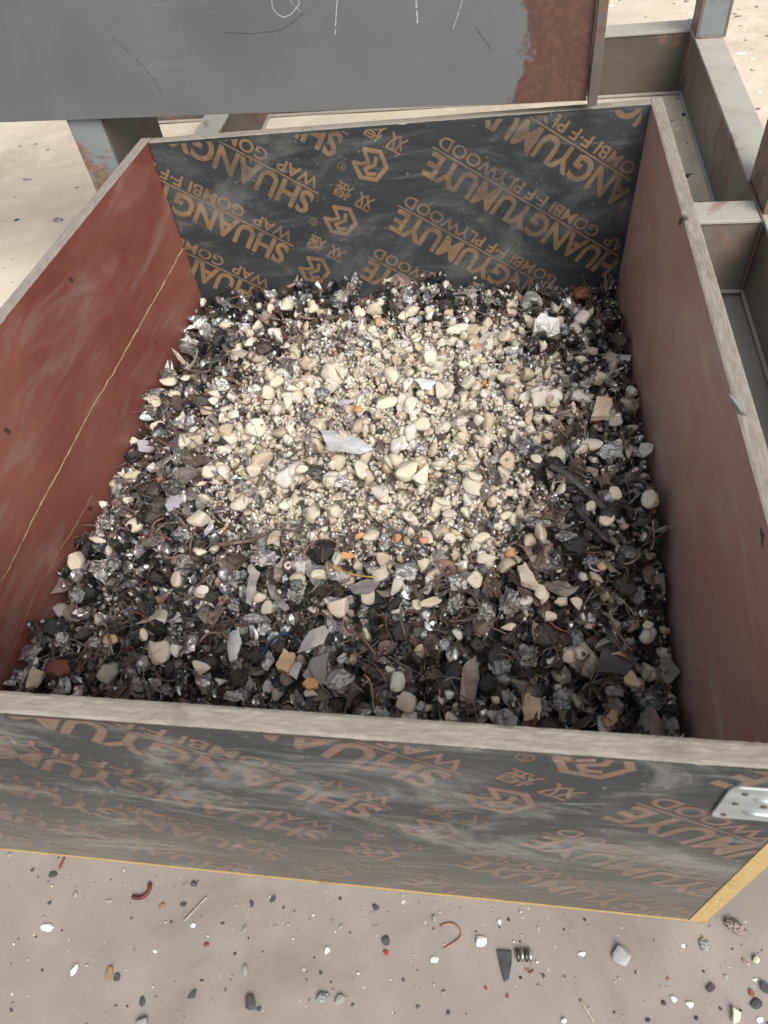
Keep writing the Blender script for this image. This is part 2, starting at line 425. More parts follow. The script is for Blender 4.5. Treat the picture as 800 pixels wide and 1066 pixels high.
# back board (between the sides)
uB=(BRt-BLt)/np.linalg.norm(BRt-BLt); nB=np.array([uB[1],-uB[0],0])   # towards the camera
a0=BLt+uB*(T+.0006); a1=BRt-uB*(T+.0006); b0=BLb+uB*(T+.0006); b1=BRb-uB*(T+.0006)
v,f,mi=panel('back_board',a0,a1,b0,b1,nB,None,2,.0008)
LB=np.linalg.norm(a1-a0)
org=np.array([BRt[0],BRt[1]-T,0])      # board frame used when measuring the print
tv,tf=lettering((-.576,.338),(-LB-T-.005,-T-.012),(.05,H-.006),None)
def backpt(s,z):
    p=a1+uB*(s+T)+nB*(T+.00015); return np.array([p[0],p[1],z])
tvb=[]
for s,z,q in tv:
    tvb.append(backpt(s,z)+np.append(nB[:2]*q,0))
add_to(v,f,mi,tvb,tf,5)
link('back_board',mesh('back_board',v,f,[MAT['film_b'],MAT['rimx'],MAT['rim2x'],MAT['film_b'],MAT['rim'],MAT['ink_b']],mi),crate)
# side boards
v,f,mi=panel('side_board',FLt+[.0,T+.0005,0],BLt,FLb+[0,T+.0005+.009,0],BLb,(1,0,0),None,3,.0004)
nl=np.cross(BLt-FLt,[0,0,1.])
P=FLt+[T,0,0]
scratch_on(v,f,mi,P,nl,[(190,258),(173,290),(150,330),(120,384),(95,425),(62,488),(38,532),(22,565)],0.0052,5,seed=1)
scratch_on(v,f,mi,P,nl,[(22,565),(10,590),(0,606)],.0028,5,seed=4)
scratch_on(v,f,mi,P,nl,[(97,512),(78,548),(60,575),(47,602)],.0022,5,seed=2)
scratch_on(v,f,mi,P,nl,[(44,598),(34,622),(22,655),(12,680)],.0013,5,seed=3)
link('side_board',mesh('side_board',v,f,[MAT['red_l'],MAT['rimy'],MAT['rim2y'],MAT['red_l'],MAT['rim'],MAT['split']],mi),crate)['label']='left side board, dark red film with long pale splits'
v,f,mi=panel('side_board',FRt+[.006,-.0008,0],BRt,FRb+[.006,-.0008,0],BRb,(-1,0,0),None,4,.0004)
nr=np.cross(BRt-FRt-[.006,0,0],[0,0,1.]); P=FRt-[T-.006,0,0]
scratch_on(v,f,mi,P,nr,[(738,386),(731,420),(727,452)],.0013,5,seed=5)
scratch_on(v,f,mi,P,nr,[(724,610),(719,622),(716,632)],.0016,5,seed=6)
scratch_on(v,f,mi,P,nr,[(752,640),(770,690),(790,745)],.0009,5,seed=8)
link('side_board',mesh('side_board',v,f,[MAT['film'],MAT['rimy'],MAT['rim2y'],MAT['red_r'],MAT['yellow'],MAT['split']],mi),crate)['label']='right side board, pale brownish red film, glare put into its colour'
mb=MB(); mb.v=[(-W-.004,LF-.0012,.001),(.006,LF-.0012,.001),(.0,D+.002,.001),(-.836,.985,.001),(-W-.004,LF-.0012,.0045),(.006,LF-.0012,.0045),(.0,D+.002,.0045),(-.836,.985,.0045)]
mb.f=[(0,3,2,1),(4,5,6,7),(0,1,5,4),(1,2,6,5),(2,3,7,6),(3,0,4,7)]; mb.m=[0]*6
mb.build('base_board',[MAT['yellow']],crate)
# metal plate at the right end of the front board
def rounded(x0,x1,z0,z1,r,k=6):
    P=[]
    for cx,cz,a0_ in ((x1-r,z1-r,0),(x0+r,z1-r,90),(x0+r,z0+r,180),(x1-r,z0+r,270)):
        for i in range(k+1): a=R(a0_+90*i/k); P.append((cx+r*math.cos(a),cz+r*math.sin(a)))
    return P
px0,px1,pz0,pz1=-.070,-.0135,.357,.421
P=rounded(px0,px1,pz0,pz1,.007); k=len(P)
yf=lambda z,o:lean(z)-o
mb=MB()
mb.v=[(x,yf(z,.0006),z) for x,z in P]+[(x,yf(z,.0026),z) for x,z in P]
mb.f=[tuple(range(k,2*k))[::-1]]+[(i,i+k,(i+1)%k+k,(i+1)%k) for i in range(k)]; mb.m=[0]*(k+1)
plate=mb.build('corner_plate',[MAT['galv'],MAT['hole']],crate,bevel=.0006)
for zc in (.402,.374):
    rb=MB(); rb.tube([(-.050,yf(zc,.0026),zc),(-.042,yf(zc,.0030),zc),(-.024,yf(zc,.0030),zc),(-.017,yf(zc,.0028),zc)],.0028,10,0,1.)
    o=rb.build('rib',[MAT['galv']],None,smooth=True); o.parent=plate
for sx,sz in ((-.0585,.4115),(-.0600,.391),(-.0620,.366),(-.040,.389),(-.022,.389)):
    sb=MB(); sb.tube([(sx,yf(sz,.0022),sz),(sx,yf(sz,.0036),sz)],.0022,12,0,1.,False)
    sb.tube([(sx,yf(sz,.0036),sz),(sx,yf(sz,.0038),sz)],.0008,8,1,1.,False)
    o=sb.build('screw',[MAT['web'],MAT['hole']],None); o.parent=plate

# ------------------------------------------------------------------ steel beam over the back of the box
bA=np.array([-.122,.985]); bB=np.array([-2.3,1.085]); dB=(bB-bA)/np.linalg.norm(bB-bA); nF=np.array([-dB[1],dB[0]]);
if nF[1]>0: nF=-nF
def bpt(s,d,z): p=bA+dB*s-nF*d; return (p[0],p[1],z)     # s along from the right end, d depth behind the face
beam=empty('steel_beam',bpt(.9,.1,0),'wide blue grey steel beam with rusty right end and chalk marks passing over the back of the box','beam')
Lb=2.1; zb0,zb1=.471,.86
def prism_bm(name,s0,s1,d0,d1,z0,z1,mat,parent,bev=.003):
    m=MB(); m.v=[bpt(s0,d0,z0),bpt(s1,d0,z0),bpt(s1,d1,z0),bpt(s0,d1,z0),bpt(s0,d0,z1),bpt(s1,d0,z1),bpt(s1,d1,z1),bpt(s0,d1,z1)]
    m.f=[(0,3,2,1),(4,5,6,7),(0,1,5,4),(1,2,6,5),(2,3,7,6),(3,0,4,7)]; m.m=[0]*6
    bm_=bmesh.new()
    return m.build(name,[mat],parent,bevel=bev)
# face plate with rust that eats in from the right end (its own ragged shape)
n=NT('beam_face_steel')
a=n.noise(1.7,5,.6,n.coord((1,1,.7))); b=n.noise(7,8,.7,None,.5); g=n.noise(110,4,.65); 
sx=n.n('ShaderNodeSeparateXYZ'); n.t.links.new(n.coord(),sx.inputs[0])
c=n.mix(n.ramp(a,.35,.66),(.100,.110,.114),(.140,.150,.153))
c=n.mix(n.math('MULTIPLY',n.ramp(n.noise(4,8,.72,n.coord((1,1,9),(0,R(4),0))),.55,.8),.35),c,(.21,.225,.235))
low=n.ramp(n.math('ADD',sx.outputs[2],n.math('MULTIPLY',b,.03)),.49,.55,1.,0.)
c=n.mix(n.math('MULTIPLY',low,.15),c,(.19,.165,.15))
edge=n.math('ADD',sx.outputs[0],n.math('MULTIPLY',n.math('SUBTRACT',n.noise(9,6,.6),.5),.16))
m1=n.ramp(edge,-.222,-.214)
m2=n.ramp(n.math('ADD',b,n.math('MULTIPLY',low,.09)),.69,.73)
rust=n.mix(n.ramp(g,.35,.68),(.085,.045,.034),(.125,.064,.047)); rust=n.mix(n.ramp(n.noise(14,4,.6),.52,.70),rust,(.075,.045,.04))
c=n.mix(m1,c,rust); c=n.mix(m2,c,(.14,.068,.045))
n.bump(n.math('ADD',g,n.math('MULTIPLY',m1,.8)),.22,.0008)
MAT['beamface']=n.set(col=c,rough=n.ramp(n.math('MAXIMUM',m1,m2),0,1,.46,.85),spec=.4)
fp=MB(); fp.v=[bpt(0,0,zb0),bpt(Lb,0,zb0),bpt(Lb,.012,zb0),bpt(0,.012,zb0),bpt(0,0,zb1),bpt(Lb,0,zb1),bpt(Lb,.012,zb1),bpt(0,.012,zb1)]
fp.f=[(0,3,2,1),(4,5,6,7),(0,1,5,4),(1,2,6,5),(2,3,7,6),(3,0,4,7)]; fp.m=[0]*6
def on_face(px,py):
    P0=np.array([bA[0],bA[1],.5]);nn=np.array([nF[0],nF[1],0]);d=ray(px,py);return CAM+d*((P0-CAM)@nn)/(d@nn)+nn*.0002
def chalk(pix,wd,seed):
    pts=[on_face(*p) for p in pix];V=[];Fc=[];n_=0
    dense=[]
    for a_,b_ in zip(pts[:-1],pts[1:]):
        for i in range(6): dense.append(a_+(b_-a_)*i/6)
    dense.append(pts[-1])
    for i in range(len(dense)-1):
        if mn.noise((i*.9,seed,0))<-.42: continue
        d=dense[i+1]-dense[i];d/=np.linalg.norm(d);s=np.cross([nF[0],nF[1],0],d);ww=wd*(.7+.6*mn.noise((i*.7,seed,2)))
        b_=len(V);V+=[dense[i]+s*ww/2,dense[i]-s*ww/2,dense[i+1]-s*ww/2,dense[i+1]+s*ww/2];Fc.append((b_,b_+1,b_+2,b_+3))
    fp.add(V,Fc,1)
chalk([(283,0),(284,8),(288,14),(295,18),(303,15),(308,9),(312,4),(310,-4)],.0014,1); chalk([(299,-4),(306,5),(313,12)],.0010,7)
chalk([(352,-6),(351,5),(350,18),(349,36)],.0017,2); chalk([(433,-5),(434,8),(435,24)],.0024,3); chalk([(482,-2),(478,12),(472,30)],.0012,4)
def scr(pix,wd,seed):
    n0=len(fp.m); chalk(pix,wd,seed)
    for i in range(n0,len(fp.m)): fp.m[i]=2
scr([(116,38),(135,55),(152,72),(163,86),(170,103)],.0011,11); scr([(232,34),(262,35),(290,32),(304,24),(316,14)],.0014,12)
scr([(495,28),(505,42),(512,52)],.0012,13);
fp.build('face_plate',[MAT['beamface'],MAT['chalk'],MAT['hole']],beam)
prism_bm('flange',.004,Lb,.0125,.10,zb0+.001,zb0+.013,MAT['web'],beam,.002)
prism_bm('flange',.004,Lb,.0125,.10,zb1-.013,zb1-.001,MAT['web'],beam,.002)
ep=prism_bm('end_plate',-.016,-.0022,-.012,.112,zb0-.003,zb1+.004,MAT['endp'],beam,.0015)
lg=empty('steel_column',(-.95,1.10,0),'blue grey and rust steel channel column standing behind the left back corner of the box','column')
m=MB(); m.box((-.982,1.035,.0),(-.9205,1.0425,zb0-.002)); m.build('front_flange',[MAT['legf']],lg,bevel=.002)
m=MB(); m.box((-.927,1.043,.0),(-.9195,1.245,zb0-.002)); m.build('web',[MAT['web']],lg,bevel=.0015)
m=MB(); m.box((-.982,1.2455,.0),(-.9205,1.253,zb0-.002)); m.build('back_flange',[MAT['web']],lg,bevel=.0015)

# ------------------------------------------------------------------ welded frame on the ground at the right
HF=.17
fr=empty('steel_frame',(.27,1.6,0),'low welded frame of dusty steel channels lying on the ground right of the box','frame')
def rail(name,lo,hi,side,mats=('flange','web'),label=None):
    """a channel lying on its edge: web on one side, flanges on top and bottom pointing away"""
    (x0,y0),(x1,y1)=lo,hi; t=.007; 
    m=MB()
    m.box((x0,y0,HF-t),(x1,y1,HF),0)
    m.box((x0,y0,.008),(x1,y1,.008+t),0)
    z0,z1=.0155,HF-t-.0005
    if side=='-x': m.box((x0+.004,y0,z0),(x0+.004+t,y1,z1),1)
    if side=='-y': m.box((x0,y0+.004,z0),(x1,y0+.004+t,z1),1)
    if side=='+x': m.box((x1-.004-t,y0,z0),(x1-.004,y1,z1),1)
    o=m.build(name,[MAT[mats[0]],MAT[mats[1]]],fr,bevel=.0012)
    if label: o['label']=label
    return o
rail('long_rail',(.243,.20),(.312,2.17),'-x',('flange','web2'))
rail('cross_rail',(-1.6,2.095),(.2425,2.165),'-y')
rail('cross_rail',(.02,1.155),(.2425,1.225),'-y',('flange','web2'))
rail('long_rail',(-1.02,1.32),(-.955,2.094),'+x')
rail('cross_rail',(-.9545,1.40),(.0,1.465),'-y',('web','web'))
def post(x0,x1,y0,y1,z1,mat,mat2):
    m=MB(); t=.006
    m.box((x0,y0,HF+.0005),(x0+t,y1,z1),0); m.box((x1-t,y0,HF+.0005),(x1,y1,z1),0)
    m.box((x0+t+.0003,y0+.001,HF+.0005),(x1-t-.0003,y0+t,z1),1)
    m.box((x0+t+.0003,y1-t,HF+.0005),(x1-t-.0003,y1-.001,z1),1)
    m.build('post',[MAT[mat],MAT[mat2]],fr,bevel=.001)
post(.2435,.318,2.03,2.11,1.9,'post','legf')
post(.2440,.311,1.17,1.30,1.9,'post','post')
for L_ in ([(.241,1.15+.01*i,HF+.001+.001*math.sin(i*5)) for i in range(16)],[(.2415,2.092,.02+.01*i) for i in range(15)],
           [(.246+.01*i,2.027,HF+.002) for i in range(8)],[(.2425,1.152,.02+.01*i) for i in range(15)]):
    w_=MB(); w_.tube(L_,.003,6); w_.build('weld_seam',[MAT['post']],fr,smooth=True)

# ------------------------------------------------------------------ prototypes for scrap pieces (unit size)
def ico(sub):
    bm=bmesh.new(); bmesh.ops.create_icosphere(bm,subdivisions=sub,radius=1)
    v=np.array([x.co[:] for x in bm.verts]); f=np.array([[q.index for q in p.verts] for p in bm.faces]); bm.free(); return v,f
ICO={k:ico(k) for k in (1,2,3,4)}
def pebble(sub,seed,rg):
    v,f=ICO[sub]; v=v.copy()
    for _ in range(rg.integers(9,16)):
        d=rg.normal(size=3); d/=np.linalg.norm(d); h=rg.uniform(.42,.84)
        k=v@d-h; v-=np.outer(np.maximum(k,0)*rg.uniform(.75,.97),d)
    if rg.random()<.45:     # a knob
        d=rg.normal(size=3); d/=np.linalg.norm(d); k=np.maximum(v@d-.35,0); v+=np.outer(k*rg.uniform(.5,1.1),d)
    nv=np.array([mn.noise(Vector(p)*2.6+Vector((seed*3,0,0)))*.10+mn.noise(Vector(p)*7+Vector((0,seed*3,0)))*.035 for p in v])
    v*= (1+nv)[:,None]; v*=np.array([1,rg.uniform(.60,.95),rg.uniform(.52,.85)]); return v/np.abs(v).max(),f
def lump(sub,seed,rg):
    v,f=ICO[sub]; o=Vector((seed*5.1,seed,2)); out=[]
    for p in v:
        q=Vector(p); a=mn.noise(q*1.7+o)*.35+ (abs(mn.noise(q*3.4+o))-.2)*.45+(abs(mn.noise(q*8+o))-.2)*.22
        dv=mn.noise_vector(q*3+o)*.18
        out.append(np.array(q*(1+a)+dv))
    v=np.array(out)*np.array([1,rg.uniform(.6,.95),rg.uniform(.45,.8)]); return v/np.abs(v).max(),f
def flake(seed,rg,bend=.35,th=.05,asp=None):
    K=14; rad=[]; asp=asp or rg.uniform(.35,.9)
    corners=np.sort(rg.uniform(0,2*math.pi,rg.integers(4,7)))
    base=1/np.maximum.reduce([np.cos(((np.arange(K)*2*math.pi/K)-c+math.pi)%(2*math.pi)-math.pi)/rg.uniform(.55,1) for c in corners]).clip(.45,2)
    base=base.clip(.35,1.35)*(1+rg.normal(size=K)*.08)
    P=[(0,0)];
    for rr in (.5,1.):
        for k in range(K):
            a=2*math.pi*k/K; P.append((math.cos(a)*base[k]*rr,math.sin(a)*base[k]*rr*asp))
    P=np.array(P); q1,q2,q3=rg.uniform(-bend,bend,3)
    z=q1*P[:,0]**2+q2*P[:,0]*P[:,1]*2+q3*P[:,1]**2*2+np.array([mn.noise((p[0]*2.5,p[1]*2.5,seed))*bend*.5 for p in P])
    top=np.c_[P,z+th/2]; bot=np.c_[P,z-th/2]; n=len(P); v=np.r_[top,bot]; f=[]
    for k in range(K):
        k2=(k+1)%K; f.append((0,1+k,1+k2)); f+= [(1+k,1+K+k,1+K+k2),(1+k,1+K+k2,1+k2)]
        f+=[(n,n+1+k2,n+1+k),(n+1+k,n+1+K+k2,n+1+K+k),(n+1+k,n+1+k2,n+1+K+k2),(1+K+k,n+1+K+k,n+1+K+k2),(1+K+k,n+1+K+k2,1+K+k2)]
    return v/np.abs(v).max(),np.array(f)
def strip(seed,rg,wd=.07,curl=1.4,n=11):
    p=np.zeros(3); d=np.array([1.,0,0]); pts=[]; a=0; k1=rg.uniform(-curl,curl); k2=rg.uniform(-curl*.4,curl*.4)
    for i in range(n):
        pts.append(p.copy()); a+=k1*2/n+rg.normal()*.12; e=k2*(i/n-.5); p=p+np.array([math.cos(a),math.sin(a),e])*2/n
    pts=np.array(pts); pts-=pts.mean(0); v=[];f=[]
    for i in range(n):
        t=pts[min(i+1,n-1)]-pts[max(i-1,0)]; t/=np.linalg.norm(t); s=np.array([-t[1],t[0],0]); u=np.array([0,0,1.])
        ww=wd*(.3 if i in(0,n-1) else 1)*(1+.2*rg.normal())
        for c,s_ in ((1,0),(0,.6),(-1,0),(0,-.6)): v.append(pts[i]+s*ww*c+u*ww*s_)
    for i in range(n-1):
        for k in range(4):
            k2_=(k+1)%4;a_=4*i; f+=[(a_+k,a_+4+k2_,a_+k2_),(a_+k,a_+4+k,a_+4+k2_)]
    v=np.array(v); return v/np.abs(v).max(),np.array(f)

rg=np.random.default_rng(11)
PB_LO=[pebble(1,i,rg) for i in range(10)]; PB_MD=[pebble(2,i+20,rg) for i in range(14)]; PB_HI=[pebble(3,i+40,rg) for i in range(26)]
LP_LO=[lump(1,i,rg) for i in range(8)]; LP_MD=[lump(2,i+20,rg) for i in range(14)]; LP_HI=[lump(3,i+50,rg) for i in range(22)]
FL=[flake(i,rg) for i in range(26)]; ST=[strip(i,rg) for i in range(16)]; FB=[strip(i,rg,.020,1.1,12) for i in range(18)]
FOIL=[flake(i+70,rg,1.15,.05) for i in range(20)]; FL2=[flake(i+100,rg,.8,.05,rg.uniform(.22,.5)) for i in range(16)]; FL+=FL2

# ------------------------------------------------------------------ heap surface and deposition map
XL=lambda y:-W+T+ (y/.9818)*(.0788); XRr=lambda y:-T-(y/D)*.0085-.004
def wall_l(y): return np.interp(y,[0,.2,.36,.57,.77,.97],[.085,.088,.108,.118,.108,.134])
def wall_r(y): return np.interp(y,[0,.16,.28,.44,.72,1.0],[.105,.115,.145,.175,.145,.128])
def heap(x,y):
    u=np.clip((x-XL(y))/(XRr(y)-XL(y)),0,1)
    s=u*u*(3-2*u); b=wall_l(y)*(1-s)+wall_r(y)*s
    mid=np.interp(y,[0,.2,.4,.62,.8,1.],[.0,.012,.045,.078,.055,.022])
    return b-.021+mid*(4*u*(1-u))**.8
G=.0025; GX0,GY0=-.90,.015; NXg,NYg=int(.9/G),int(1.0/G)
gx=GX0+(np.arange(NXg)+.5)*G; gy=GY0+(np.arange(NYg)+.5)*G
HM=heap(gx[None,:],gy[:,None]).astype(float)
HM+=np.array([[mn.noise((x*9,y*9,0))*.006 for x in gx[::4]] for y in gy[::4]]).repeat(4,0).repeat(4,1)[:NYg,:NXg]
def cream_w(x,y):
    x+=.045*mn.noise((x*6,y*6,1))+.02*mn.noise((x*17,y*17,5)); y+=.045*mn.noise((x*6,y*6,9))+.02*mn.noise((x*17,y*17,2))
    d=((x+.42)/.285)**2+((y-.61)/.275)**2
    e=((x+.27)/.12)**2+((y-.50)/.16)**2
    return max(.97*math.exp(-d**1.9), .85*math.exp(-e**1.5))
# the buried body of the heap
bx=np.linspace(0,1,70); by=np.linspace(.019,.985,76); vs=[];fs=[]
for y in by:
    for u in bx:
        x=XL(y)+.001+(XRr(y)-XL(y)-.002)*u; yy=min(y,.960+.043*u)
        vs.append((x,yy,float(heap(x,yy))-.004+.006*mn.noise((x*30,yy*30,1))))
nv=len(bx)
for j in range(len(by)-1):
    for i in range(nv-1): a=j*nv+i; fs.append((a,a+1,a+1+nv,a+nv))
core=len(vs)
me=mesh('scrap_dust',vs,fs,[MAT['matte']],smooth=True,col=np.array([[.06+.34*q,.048+.30*q,.040+.23*q] for q in (max(0,(cream_w(p_[0],p_[1])-.30)/.60) for p_ in vs)]))
tag(link('scrap_dust',me),kind='stuff',label='dark dust and grit filling the gaps deep in the scrap heap',cat='dust')

def place(x,y,r,hz=.6,sink=.0):
    """height for a piece of radius r (half height r*hz) resting on what lies below; raises the map"""
    i0,i1=int((x-r*.7-GX0)/G),int((x+r*.7-GX0)/G)+1; j0,j1=int((y-r*.7-GY0)/G),int((y+r*.7-GY0)/G)+1
    i0,i1=max(i0,0),min(i1,NXg); j0,j1=max(j0,0),min(j1,NYg)
    if i0>=i1 or j0>=j1: return .1
    wv=HM[j0:j1,i0:i1]; base=wv.mean()*.75+wv.max()*.25
    z=base+r*hz*(.62-sink)
    top=z+r*hz*.8
    xx=(gx[i0:i1]-x)[None,:];yy=(gy[j0:j1]-y)[:,None]; d2=(xx**2+yy**2)/(r*.85)**2
    cap=z+(top-z)*np.sqrt(np.clip(1-d2,0,1)); HM[j0:j1,i0:i1]=np.where(d2<1,np.maximum(wv,cap),wv)
    return z
# cap how far the heap may creep up
def eul(rg_,flat):
    a=rg_.uniform(0,2*math.pi); 
    if flat: return Matrix.Rotation(rg_.normal()*.38,3,'X') @ Matrix.Rotation(rg_.normal()*.38,3,'Y') @ Matrix.Rotation(a,3,'Z')
    return Matrix.Rotation(rg_.uniform(0,6.3),3,'X') @ Matrix.Rotation(rg_.uniform(0,6.3),3,'Y') @ Matrix.Rotation(a,3,'Z')
def clampxy(x,y,r):
    y=min(max(y,.020+r*.8),.958+.043*(x+.85)-r*.8); return min(max(x,XL(y)+r*.85),XRr(y)-r*.85),y

CREAMS=[(.55,.495,.39),(.59,.545,.45),(.50,.435,.33),(.55,.51,.415),(.59,.56,.50),(.45,.375,.275),(.54,.50,.44)]
METALS=[(.56,.55,.53),(.34,.33,.315),(.74,.73,.71),(.18,.172,.163),(.44,.43,.41)]
BROWNS=[(.20,.15,.12),(.13,.095,.073),(.27,.22,.185),(.10,.078,.064),(.33,.29,.25),(.22,.195,.175)]
DARKS=[(.036,.032,.029),(.055,.046,.039),(.025,.024,.023),(.07,.056,.046)]
items=[]   # kind, x, y, r
def sample():
    while True:
        y=rng.uniform(.02,1.0); x=rng.uniform(-.895,-.02)
        if XL(y)<x<XRr(y) and y<.96+.043*(x+.85): return x,y
def gen(n,rmin,rmax,expo,mode):
    for _ in range(n):
        x,y=sample(); c=cream_w(x,y); u=rng.random()
        cl=mn.noise((x*24,y*24,3))+.5*mn.noise((x*55,y*55,8)); cm=min(1,max(0,(cl-.22)/.16))     # pockets of metal in the pale crest
        u=min(.999,u+.55*cm*c)
        r=rmin+(rmax-rmin)*rng.random()**expo
        right=max(0,1-(-.02-x)/.30); front=max(0,1-y/.42)
        if mode=='fine':
            if u<c*.97+.022: k='cream'
            elif u<(1.01 if c>.5 else c*.88+.05+.40*(1-right*.6)*(1-c*.7)): k='metal'
            elif u<.88+.12*c: k='flake'
            else: k='dark'
        else:
            pc=.075+.86*c+.03*(right>0)
            if u<pc: k='cream'
            elif u<pc+(1-pc)*((.42 if c<.5 else .88)-.22*right*(1-c)-.10*(y>.8)): k='metal'
            elif u<pc+(1-pc)*(.70-.1*c): k='dark'
            else: k='flake'
        if mode!='fine' and k!='cream' and c<.45: r*=1.22
        items.append((k,x,y,r))
gen(14000,.0028,.0062,1.3,'fine')
gen(6200,.0064,.0120,1.25,'mid')
n_fine=len(items)
gen(950,.0105,.0175,1.6,'mid')
gen(45,.0150,.0205,1.8,'mid')
gen(1300,.0024,.0045,1.3,'fine')    # last sprinkle
def near_rank(it): return it[3]/math.dist((it[1],it[2],.15),tuple(CAM))
idx=list(range(len(items)))
indiv=set()
for kind,cap_n in (('cream',200),('metal',250),('flake',215),('dark',170)):
    c=sorted([i for i in idx if items[i][0]==kind and items[i][3]>.008],key=lambda i:-near_rank(items[i]))[:cap_n]
    indiv|=set(c)
class Bulk:
    def __init__(s): s.v=[];s.f=[];s.c=[];s.n=0
    def add(s,v,f,c): s.v.append(v);s.f.append(f+s.n);s.c.append(np.tile(np.array(c,dtype=np.float32),(len(v),1)));s.n+=len(v)
    def build(s,name,mat,smooth,label,cat):
        V=np.concatenate(s.v);Fa=np.concatenate(s.f);C_=np.concatenate(s.c)
        me=bpy.data.meshes.new(name); me.vertices.add(len(V)); me.vertices.foreach_set('co',V.astype(np.float32).ravel())
        me.loops.add(len(Fa)*3); me.loops.foreach_set('vertex_index',Fa.astype(np.int32).ravel())
        me.polygons.add(len(Fa)); me.polygons.foreach_set('loop_start',np.arange(0,len(Fa)*3,3,dtype=np.int32))
        me.polygons.foreach_set('use_smooth',np.full(len(Fa),smooth)); me.materials.append(mat)
        me.update(calc_edges=True)
        at=me.color_attributes.new('tint','FLOAT_COLOR','POINT'); c=np.ones((len(V),4),dtype=np.float32); c[:,:3]=C_; at.data.foreach_set('color',c.ravel())
        me.validate()
        return tag(link(name,me),label,cat,None,'stuff')
BK={k:Bulk() for k in ('cream','metal','flake','dark','fibre')}
def jit(c,a=.12): k=1+rng.uniform(-a,a); return tuple(min(.9,x*k*(1+rng.uniform(-.04,.04))) for x in c)
SHARED={}
def shared(kind,protos,j,ci,pal,mat,smooth):
    key=(kind,j,ci)
    if key not in SHARED:
        v,f=protos[j]; SHARED[key]=mesh(kind,v,f,[mat],smooth=smooth,col=pal[ci])
    return SHARED[key]
def zone(x,y):
    ul=x-XL(y); ur=XRr(y)-x
    if y>.86: return 'by the back board' + (', left end' if x<-.6 else ', right end' if x>-.25 else ', middle')
    if y<.27: return 'inside the front board' + (', left end' if x<-.6 else ', right end' if x>-.27 else ', middle')
    if ul<.11: return 'beside the left red board' + (', back half' if y>.58 else ', front half')
    if ur<.11: return 'beside the right red board' + (', back half' if y>.58 else ', front half')
    c=cream_w(x,y)
    if c>.45: return 'on the pale crest, ' + ('left part' if x<-.50 else 'right part' if x>-.38 else 'middle') + (', upper' if y>.61 else ', lower')
    if y<.45: return 'on the dark front slope' + (', left half' if x<-.44 else ', right half')
    return 'on the heap ' + ('left of the pale crest' if x<-.44 else 'right of the pale crest')
CN=['butter cream','off white','tan','cream','pale ivory','brownish cream','greyish white']
MNn=['mid grey','dark grey','bright silvery','blackish','steel grey']
BN=['brown','dark brown','pale taupe','very dark brown','grey beige','grey brown']
DN=['black','sooty','jet black','dark brown']
SPEC={'foil':('foil_scrap','foil scrap',FOIL,METALS,MNn,'metal',False,False,'bent foil scraps in the heap'),'cream':('pale_stone','stone',PB_HI,CREAMS,CN,'stone',True,False,'pale stones scattered through the heap'),
      'metal':('metal_nugget','metal lump',LP_HI,METALS,MNn,'metal',False,False,'crumpled metal nuggets in the heap'),
      'flake':('scrap_flake','flake',FL,BROWNS,BN,'flake',False,True,'bent sheet flakes in the heap'),
      'dark':('dark_lump','dark lump',LP_HI,DARKS,DN,'wet',True,False,'dark glossy lumps in the heap')}
SHP={'foil':('folded','bent','creased'),'cream':('rounded','chunky','stubby'),'metal':('crumpled','crinkled','balled up'),'flake':('bent','curled','jagged'),'dark':('knobbly','glossy','rough')}
NOUN={'foil':'foil scrap','cream':'stone','metal':'metal nugget','flake':'sheet flake','dark':'lump'}
for i,(k,x,y,r) in enumerate(items):
    x,y=clampxy(x,y,r)
    if i in indiv:
        if k=='metal' and i%5<2: k='foil'
        nm,cat,protos,pal,names,mt,smooth,flat,grp=SPEC[k]
        fl=flat
        z=place(x,y,r,.30 if flat else .72)
        j=int(rng.integers(len(protos))); 
        if k=='cream':
            ci=int(rng.integers(len(pal)))
        else: ci=int(rng.integers(len(pal)))
        if k=='dark' and rng.random()<.5 and y>.5: ci=3
        me=shared(nm,protos,j,ci,pal,MAT[mt],smooth)
        o=link(nm,me); rs=eul(rng,flat or rng.random()<.5)
        sc=r*(1.3 if flat or k=='foil' else 1.0)
        o.matrix_world=Matrix.Translation((x,y,z)) @ rs.to_4x4() @ Matrix.Diagonal((sc,sc*rng.uniform(.85,1.1),sc*rng.uniform(.85,1.1),1))
        big='large' if r>.0155 else 'medium' if r>.0125 else 'small'
        lab=f'{big} {SHP[k][j%3]} {names[ci]} {NOUN[k]} {zone(x,y)}'
        tag(o,lab,cat,grp)
    else:
        z=place(x,y,r,.35 if k=='flake' else .7)
        if k=='cream': P=(PB_LO if r<.006 else PB_MD); v,f=P[rng.integers(len(P))]; c=jit(CREAMS[rng.integers(len(CREAMS))])
        elif k=='metal': P=(LP_LO if r<.005 else FOIL if rng.random()<.5 else LP_MD); v,f=P[rng.integers(len(P))]; c=jit(METALS[rng.integers(len(METALS))],.3)
        elif k=='dark': P=(LP_LO if r<.006 else LP_MD); v,f=P[rng.integers(len(P))]; c=jit(DARKS[rng.integers(len(DARKS))],.3)
        else:
            v,f=FL[rng.integers(len(FL))] if rng.random()<.75 else ST[rng.integers(len(ST))]
            c=jit(BROWNS[rng.integers(len(BROWNS))],.3); r*=1.35
            if rng.random()<.12: c=jit((.52,.50,.52))
        if k=='cream' and rng.random()<.02: c=jit((.48,.27,.14))
        m3=np.array(eul(rng,k=='flake' and rng.random()<.7))
        sc=np.array([1,rng.uniform(.75,1.1),rng.uniform(.75,1.1)])*r
        BK[k].add((v*sc)@m3.T+np.array([x,y,z]),f,c)
